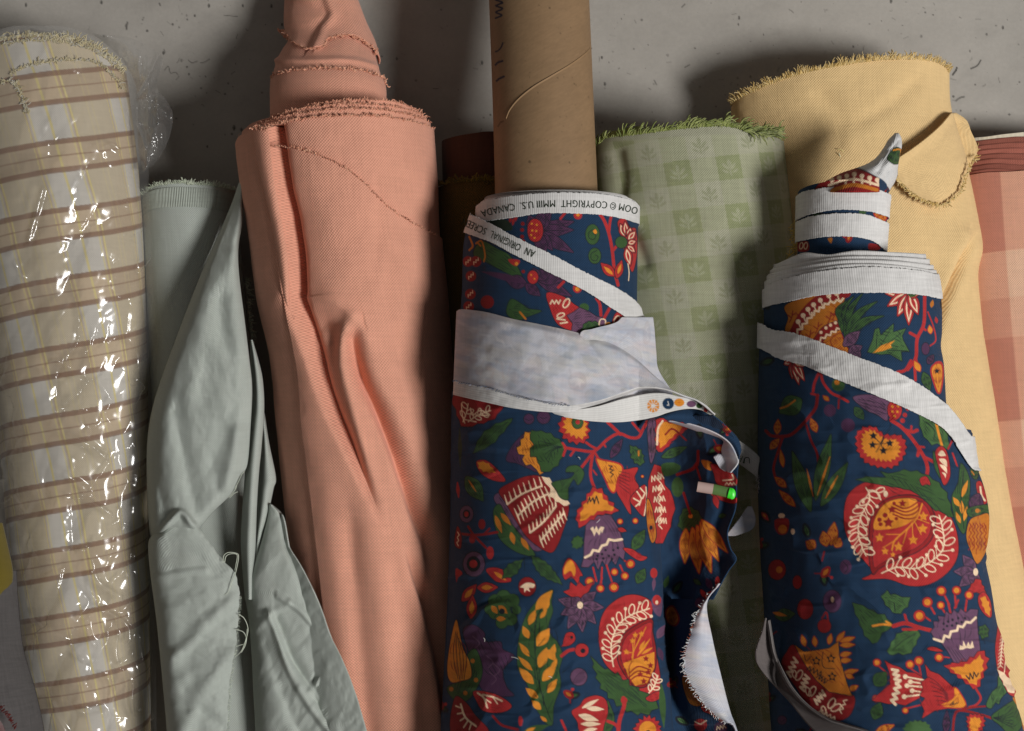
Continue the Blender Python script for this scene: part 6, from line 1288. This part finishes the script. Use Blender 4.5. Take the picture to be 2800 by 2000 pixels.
    # the loose flap to the right of it
    def zflap(px, py, s, t):
        zl = 490 - 30 * np.sin(math.pi * np.clip(s * 1.6, 0, 1)); return zl + 100 * s ** 1.5 + 8 * fbm(px / 50, py / 70, 146) + ridge(px, py, [(1985, 1360), (1965, 1470), (1980, 1560)], 20, 20, -16) + 60 * np.exp(-((py - 1140) / 60) ** 2)
    sheet('loose_flap', 1136, 1640, [(1775, 1136), (1790, 1200), (1796, 1400), (1805, 1640)], [(1950, 1136), (1985, 1165), (2012, 1205), (2019, 1260), (2015, 1320), (2012, 1390), (1990, 1455), (1998, 1500), (2014, 1530), (1990, 1565), (1950, 1640)], zflap, M['floral'], root, 1.9, 1.9, pl, thick=3)
    sheet('loose_flap', 1638, 2230, [(1788, 1638), (1806, 1800), (1822, 2000), (1828, 2230)], [(1940, 1638), (1905, 1695), (1890, 1746), (1880, 1792), (1880, 1832), (1900, 1878), (1940, 1937), (1990, 1977), (2020, 2010), (2100, 2230)], lambda px, py, s, t: 500 + 80 * s ** 1.4 - 40 * np.exp(-((s - .3) / .2) ** 2) + 4 * fbm(px / 50, py / 60, 147), M['floral'], root, 1.9, 1.9, pl, thick=3)
    wl = lambda px, py, a, b: lining_paint(px, py, a, b) * 1.05
    sheet('flap_reverse', 1596, 2230, [(1966, 1596), (1928, 1645), (1903, 1692), (1886, 1746), (1873, 1792), (1872, 1832), (1893, 1878), (1935, 1937), (1984, 1977), (2013, 2003), (2080, 2230)], [(1969, 1596), (1932, 1650), (1947, 1746), (1971, 1848), (1996, 1946), (2018, 2008), (2084, 2230)],
          lambda px, py, s, t: 592 + 14 * np.sin(math.pi * s) - 10 * s, M['lining'], root, 2.2, 2.2, wl, thick=3, jitL=4)
    fringe('frayed_edge', [(1966, 1600), (1928, 1645), (1903, 1692), (1886, 1746), (1873, 1792), (1872, 1832), (1893, 1878), (1935, 1937), (1984, 1977)], 596, M['thread'], root, 170, 11, [150, 170, 190, 230], 0.8, 0.6, 0.4, [D(200, 205, 214), D(190, 196, 206), D(120, 60, 40)])
    # curled upper edge of the flap
    ce = [(1763, 1150), (1800, 1140), (1850, 1124), (1905, 1120), (1940, 1136), (1975, 1160), (2002, 1182), (2020, 1206), (2026, 1232)]
    ci = [(1763, 1176), (1826, 1150), (1870, 1158), (1910, 1165), (1950, 1182), (1978, 1198), (2000, 1218), (2014, 1245), (2019, 1262)]
    strip('curled_edge', ce, ci, [0], [0], M['floral'], root, 180, 26, 0, pl, 3, lambda px, py, s, t: cz(px, py) * (1 - smooth01((px - 1780) / 120)) + 600 * smooth01((px - 1780) / 120) + 10 * np.sin(math.pi * s))
    ri = [(1826, 1152), (1870, 1166), (1920, 1184), (1968, 1200), (1972, 1222), (1976, 1250), (1984, 1280), (1990, 1292)]
    ro = [(1828, 1151), (1880, 1158), (1930, 1173), (1970, 1192), (1998, 1215), (2014, 1245), (2019, 1266), (1998, 1293)]
    strip('flap_reverse', ri, ro, [565], [606], M['lining'], root, 120, 16, 4, wl, 3)
    strip('flap_reverse', [(1950, 1250), (1965, 1242), (1985, 1250)], [(1968, 1280), (1980, 1288), (1990, 1290)], [565], [572], M['lining'], root, 20, 10, 3, wl, 3)
    sv = strip('selvedge', [(2020, 1204), (2045, 1222), (2076, 1250), (2072, 1268)], [(2018, 1266), (2035, 1278), (2062, 1298), (2072, 1308)], [520], [505], M['white'], root, 40, 16, 4, None, 3)[0]
    lettering('UP', [(2050, 1250), (2036, 1250), (2022, 1244)], 18, lambda x, y: 0 * x + 530, sv)
    sheet('flap_reverse', 1385, 1466, [(2045, 1385), (2020, 1420), (1990, 1458), (1982, 1466)], [(2056, 1385), (2066, 1420), (2056, 1448), (2010, 1466)], lambda px, py, s, t: 510 + 0 * px, M['lining'], root, 3, 3, wl)
    fringe('frayed_edge', [(2066, 1290), (2072, 1310), (2074, 1330)], 515, M['thread'], root, 14, 24, 280, 0.7, 0.6, 0.4, [D(170, 165, 165)])
    for q in lint(R, [(1398, 1797, 0.2, 20), (1322, 1745, 1.2, 9), (1640, 1420, 2.4, 12), (1580, 1250, 0.7, 8), (1500, 1850, 0.3, 10)], 14): tubes('lint', [q], 0.8, M['thread'], root, 4, [D(180, 180, 176)])
    # the neon-tipped tag stuck in the flap
    tg = thing('tag_holder', 'small clear tag holder with a neon green tip on the print flap', 'tag holder', 1960, 1340)
    def rod(a, b, r, z, mat, name, flat=1.0):
        n, m = 14, 25
        t = np.linspace(0, 1, n)[:, None]; ph = np.linspace(0, 2 * math.pi, m)[None]
        d = np.array(b, float) - np.array(a, float); d /= np.linalg.norm(d); nx, ny = -d[1], d[0]
        px = a[0] + (b[0] - a[0]) * t + nx * r * np.cos(ph); py = a[1] + (b[1] - a[1]) * t + ny * r * np.cos(ph)
        zz = z + flat * r * np.sin(ph) + 0 * t
        X, Y = unproj(px, py, zz); return grid_mesh(name, np.stack([X, Y, zz], -1), mat, tg)
    rod((1907, 1331), (1950, 1338), 14.5, 598, M['label_paper'], 'paper_sleeve', 0.5); rod((1950, 1338), (1999, 1349), 14.5, 598, M['clear_green'], 'clear_sleeve', 0.5); rod((1992, 1348), (2000, 1350), 15, 598, M['neon'], 'neon_tip', 0.8)
    t = np.linspace(0, 2 * math.pi, 29)[None]; r = np.linspace(0.05, 1, 8)[:, None]
    px, py = 2002 + 9.5 * r * np.cos(t), 1351 + 15 * r * np.sin(t); zz = 604 - 3 * r ** 2 + 0 * t
    X, Y = unproj(px, py, zz); grid_mesh('neon_tip', np.stack([X, Y, zz], -1), M['neon'], tg)
build_left_print()
# ---------------------------------------------------------------- second printed bolt
def build_right_print():
    root = bolt(2380, 1000, 'navy flower-print bolt with a white twisted point and bands on top')
    pr = navy_paint(print_right)
    R0 = Roll([(640, 2090, 2550, 265), (740, 2088, 2562, 265), (820, 2088, 2574, 265), (900, 2088, 2577, 265), (950, 2086, 2573, 265), (1000, 2085, 2581, 265), (1100, 2084, 2588, 265), (1300, 2084, 2600, 265)])
    N = Roll([(380, 2180, 2432, 375), (520, 2182, 2430, 375), (600, 2181, 2426, 375), (700, 2180, 2420, 375), (760, 2180, 2420, 375)])
    wrap('core_cloth', N, 0, [(2182, 522), (2220, 506), (2300, 492), (2380, 500), (2430, 520)], 800, M['floral'], root, du=1.9, dv=1.9, paint=pr)
    bands = [([(2182, 534), (2200, 524), (2260, 513), (2320, 509), (2390, 516), (2429, 530)], [(2183, 600), (2210, 588), (2250, 579), (2300, 574), (2370, 578), (2425, 592)]),
             ([(2180, 606), (2210, 594), (2250, 587), (2300, 583), (2370, 588), (2424, 608)], [(2178, 662), (2230, 651), (2290, 647), (2350, 650), (2390, 662), (2422, 685)])]
    for a, b in bands: wrap('selvedge', N, 5, a, b, M['white'], root, du=2.2, dv=2.2, edge_jit=1.3, thick=2.5, disp=lambda x, y: 2 * fbm(x / 40, y / 30, 151))
    # twisted point
    tl = [(2448, 366), (2430, 385), (2418, 405), (2400, 430), (2372, 450), (2335, 464), (2300, 476), (2262, 496), (2245, 512), (2240, 524)]
    tr = [(2456, 366), (2463, 380), (2464, 400), (2460, 420), (2456, 440), (2453, 464), (2452, 480), (2444, 500), (2436, 512), (2430, 524)]
    def tip_paint(px, py, a, b):
        g = Paint(px, py, D(178,178,178)); g.fill([(2240, 530), (2248, 506), (2285, 474), (2320, 463), (2352, 466), (2385, 482), (2410, 498), (2416, 530)], DRED, INK, 3); print_right_tip(g); return g.out()
    def print_right_tip(g):
        g.crop(2100, 0)
        for k in range(7): g.line([(545 + 72 * k, 1640), (570 + 66 * k, 1560 + abs(k - 3) * 16)], 18, CREAM); g.dot(570 + 66 * k, 1555 + abs(k - 3) * 16, 21, CREAM)
        g.line([(520, 1660), (750, 1600), (990, 1650)], 22, CREAM); g.line([(560, 1700), (760, 1650), (960, 1690)], 34, OCHRE)
        g.fill([(1060, 1410), (1120, 1325), (1175, 1335), (1160, 1440), (1110, 1455)], GREEN, INK); g.line([(1110, 1340), (1170, 1332), (1168, 1410)], 12, GOLD); g.fill([(985, 1590), (1050, 1640), (1040, 1720), (990, 1700)], NAVY)
    sheet('twisted_tip', 366, 526, tl, tr, lambda px, py, s, t: 460 + 150 * t ** 0.6 * np.sqrt(np.clip(1 - (2 * s - 1) ** 2, 0, 1)) + 22 * t + 4 * fbm(px / 24, py / 30, 152) + ridge(px, py, [(2440, 420), (2420, 440), (2400, 470)], 8, 8, -10) + ridge(px, py, [(2455, 385), (2440, 405), (2412, 425)], 4, 7, -7) + ridge(px, py, [(2452, 450), (2425, 470), (2415, 500)], 5, 7, -8) + ridge(px, py, [(2380, 452), (2330, 470), (2290, 490)], 6, 6, 5), white_mat('white_twisted_cotton'), root, 2, 2, tip_paint, thick=4)
    # stacked white ends of the turns
    for k, (off, e) in enumerate([(-26, [(2110, 728), (2140, 716), (2175, 700), (2205, 691), (2240, 695), (2270, 697), (2310, 690), (2350, 686), (2430, 690), (2500, 694), (2556, 700)]), (-18, [(2100, 738), (2160, 726), (2220, 714), (2300, 703), (2380, 701), (2470, 704), (2558, 712)]), (-10, [(2095, 752), (2160, 736), (2220, 724), (2300, 713), (2380, 711), (2470, 716), (2560, 728)]), (-4, [(2092, 768), (2150, 750), (2220, 738), (2300, 725), (2380, 722), (2470, 728), (2562, 742)])]):
        wrap('inner_turn', R0, off, e, 838, M['white'], root, du=3, dv=4, disp=lambda x, y: 2.5 * fbm(x / 60, y / 20, 153), thick=5)
    cap('roll_end', R0, 745, -24, M['white'], root, 0.45)
    t1 = [(2089, 790), (2110, 775), (2160, 758), (2220, 745), (2300, 734), (2380, 730), (2470, 735), (2530, 742), (2563, 752)]
    b1 = [(2088, 842), (2110, 835), (2160, 824), (2230, 810), (2300, 803), (2380, 801), (2470, 803), (2530, 809), (2573, 818)]
    wrap('rolled_fabric', R0, 0, t1, 1320, M['floral'], root, du=1.9, dv=1.9, paint=pr, disp=lambda x, y: 2 * fbm(x / 90, y / 90, 154))
    wrap('selvedge', R0, 3, t1, b1, M['white'], root, du=2.4, dv=2.2, edge_jit=1.3, thick=2.5, disp=lambda x, y: 2 * fbm(x / 60, y / 30, 155))
    R = Roll([(860, 2082, 2600, 260), (960, 2080, 2615, 258), (1100, 2077, 2640, 253), (1200, 2076, 2655, 250), (1290, 2076, 2668, 248), (1400, 2078, 2678, 243), (1500, 2082, 2688, 240), (1600, 2088, 2704, 240), (1700, 2094, 2724, 240), (1800, 2100, 2750, 240), (1900, 2106, 2775, 240), (2000, 2112, 2800, 240), (2320, 2140, 2880, 240)])
    t2 = [(2083, 886), (2110, 902), (2170, 911), (2240, 935), (2320, 966), (2400, 997), (2480, 1032), (2560, 1082), (2610, 1130), (2645, 1180), (2664, 1230)]
    b2 = [(2083, 955), (2130, 980), (2200, 1001), (2280, 1035), (2370, 1072), (2460, 1110), (2540, 1147), (2590, 1182), (2620, 1225), (2650, 1270), (2668, 1290)]
    dd = lambda x, y: 5 * fbm(x / 120, y / 140, 156) + 1.5 * fbm(x / 34, y / 52, 158, 3) + 2.5 * np.maximum(0, fbm(x / 120 - y / 300, y / 60, 159, 2, True) - .35) * 4 + ridge(x, y, [(2610, 1250), (2650, 1400), (2680, 1560)], 20, 8, 6)
    wrap('outer_turn', R, 4, t2, 2330, M['floral'], root, th=(-1.75, 1.42), du=1.95, dv=1.95, paint=pr, disp=dd)
    wrap('selvedge', R, 9, t2, b2, M['white'], root, th=(-1.72, 1.40), du=2.4, dv=2.2, edge_jit=1.3, thick=2.5, disp=lambda x, y: dd(x, y) + 3 * fbm(x / 50, y / 40, 157))
    sheet('under_turn', 1275, 1560, [(2600, 1275), (2620, 1400), (2640, 1560)], [(2668, 1275), (2688, 1330), (2701, 1390), (2703, 1440), (2695, 1500), (2672, 1545), (2660, 1560)], lambda px, py, s, t: 465 - 60 * s ** 2 + 0 * px, M['floral'], root, 1.9, 1.9, pr, thick=4)
    # the free end at the lower left, its grey edge curling up
    o1 = [(2094, 1690), (2084, 1730), (2070, 1768), (2066, 1795), (2075, 1822), (2110, 1866), (2160, 1920), (2200, 1972), (2240, 2015), (2290, 2080)]
    o2 = [(2096, 1700), (2104, 1750), (2112, 1790), (2128, 1830), (2158, 1885), (2200, 1932), (2250, 1966), (2300, 1984), (2365, 2004), (2430, 2040)]
    grey = cloth('grey_shaded_edge', D(82, 76, 75), 4.5, 6, 'rib', 0.10, 0.4)  # grey darkened so the fold's shadow on it is in the colour
    strip('free_edge', o1, o2, [0], [0], grey, root, 160, 16, 0, None, 4, lambda px, py, s, t: R.zat(np.maximum(px, 2125), py, 12) + 26 * (1 - s) ** 2)
    strip('free_edge', o2, [(x + 9, y - 5) for x, y in o2], [0], [0], cloth('pale_cord_edge', D(96, 91, 90), 3.5, 30, 'rib', 0.25, 0.8), root, 160, 8, 0, None, 3, lambda px, py, s, t: R.zat(np.maximum(px, 2125), py, 18) + 9 * np.sin(math.pi * s))
def white_mat(n): return cloth(n, None, 5.5, 7, 'rib', 0.05, 0.3, 0.9, 0.1, 0.04, 0.2, 0.05)
build_right_print()
# ---------------------------------------------------------------- lower left corner: wool and lemon cloth
def build_corner():
    o = sheet('wool_cloth', 1560, 2230, [(-320, 1560), (-320, 2230)], [(44, 1560), (48, 1640), (60, 1760), (78, 1830), (100, 1905), (120, 2000), (160, 2230)], lambda px, py, s, t: 520 - 160 * np.abs(2 * s - 1) ** 3 + 6 * fbm(px / 60, py / 70, 161) , M['wool'], None, 3, 3)[0]
    tag(o, 'grey woollen cloth overlapping the plaid bolt in the lower left corner', 'cloth')
    o = sheet('lemon_cloth', 1430, 1760, [(-320, 1430), (-320, 1760)], [(6, 1430), (22, 1500), (34, 1560), (30, 1610), (14, 1660), (-10, 1720), (-40, 1760)], lambda px, py, s, t: 560 - 170 * np.abs(2 * s - 1) ** 3, M['lemon'], None, 3, 3)[0]
    tag(o, 'bright lemon yellow cloth edge above the grey wool at the left border', 'cloth')
    o = sheet('red_edging', 1930, 2230, [(-320, 1930), (-320, 2230)], [(-4, 1930), (20, 1965), (42, 2000), (120, 2230)], lambda px, py, s, t: 600 - 170 * np.abs(2 * s - 1) ** 3, M['red_wool'], None, 3, 3)[0]
    tag(o, 'dark red stitched blanket edge in the bottom left corner', 'blanket')
    fringe('whip_stitch', [(-4, 1936), (10, 1950), (24, 1968), (40, 1994)], 545, M['thread'], o, 26, 12, 40, 1.4, 0.15, 0.1, [D(84, 26, 22), D(70, 20, 18)])
build_corner()
# ---------------------------------------------------------------- light, air, camera
w = bpy.data.worlds.new('World'); scene.world = w; w.use_nodes = True
w.node_tree.nodes['Background'].inputs[0].default_value = (1.0, 0.95, 0.90, 1); w.node_tree.nodes['Background'].inputs[1].default_value = 0.09
def area(name, loc, target, size, power, col):
    l = bpy.data.lights.new(name, 'AREA'); l.shape = 'DISK'; l.size = size * S; l.energy = power; l.color = col
    o = bpy.data.objects.new(name, l); COL.objects.link(o)
    p = world(np.array([loc], float))[0]; t = world(np.array([target], float))[0]
    o.location = p
    from mathutils import Vector
    o.rotation_euler = (Vector(t) - Vector(p)).to_track_quat('-Z', 'Y').to_euler()
    return o
area('key_lamp', (8200, 3300, 8500), (1400, 1000, 250), 3000, 40.0, (1.0, 0.98, 0.95))
cam = bpy.data.cameras.new('camera'); cam.sensor_width = 36; cam.lens = 36 * KD / 2800.0; cam.clip_start = 0.01; cam.clip_end = 50
co = bpy.data.objects.new('camera', cam); COL.objects.link(co); co.location = (0, 0, CH * S); scene.camera = co
vs = scene.view_settings; vs.view_transform = 'Standard'; vs.look = 'None'; vs.exposure = 0; vs.gamma = 1; vs.use_curve_mapping = False
scene.cycles.max_bounces = 8; scene.cycles.transparent_max_bounces = 12; scene.cycles.caustics_reflective = False
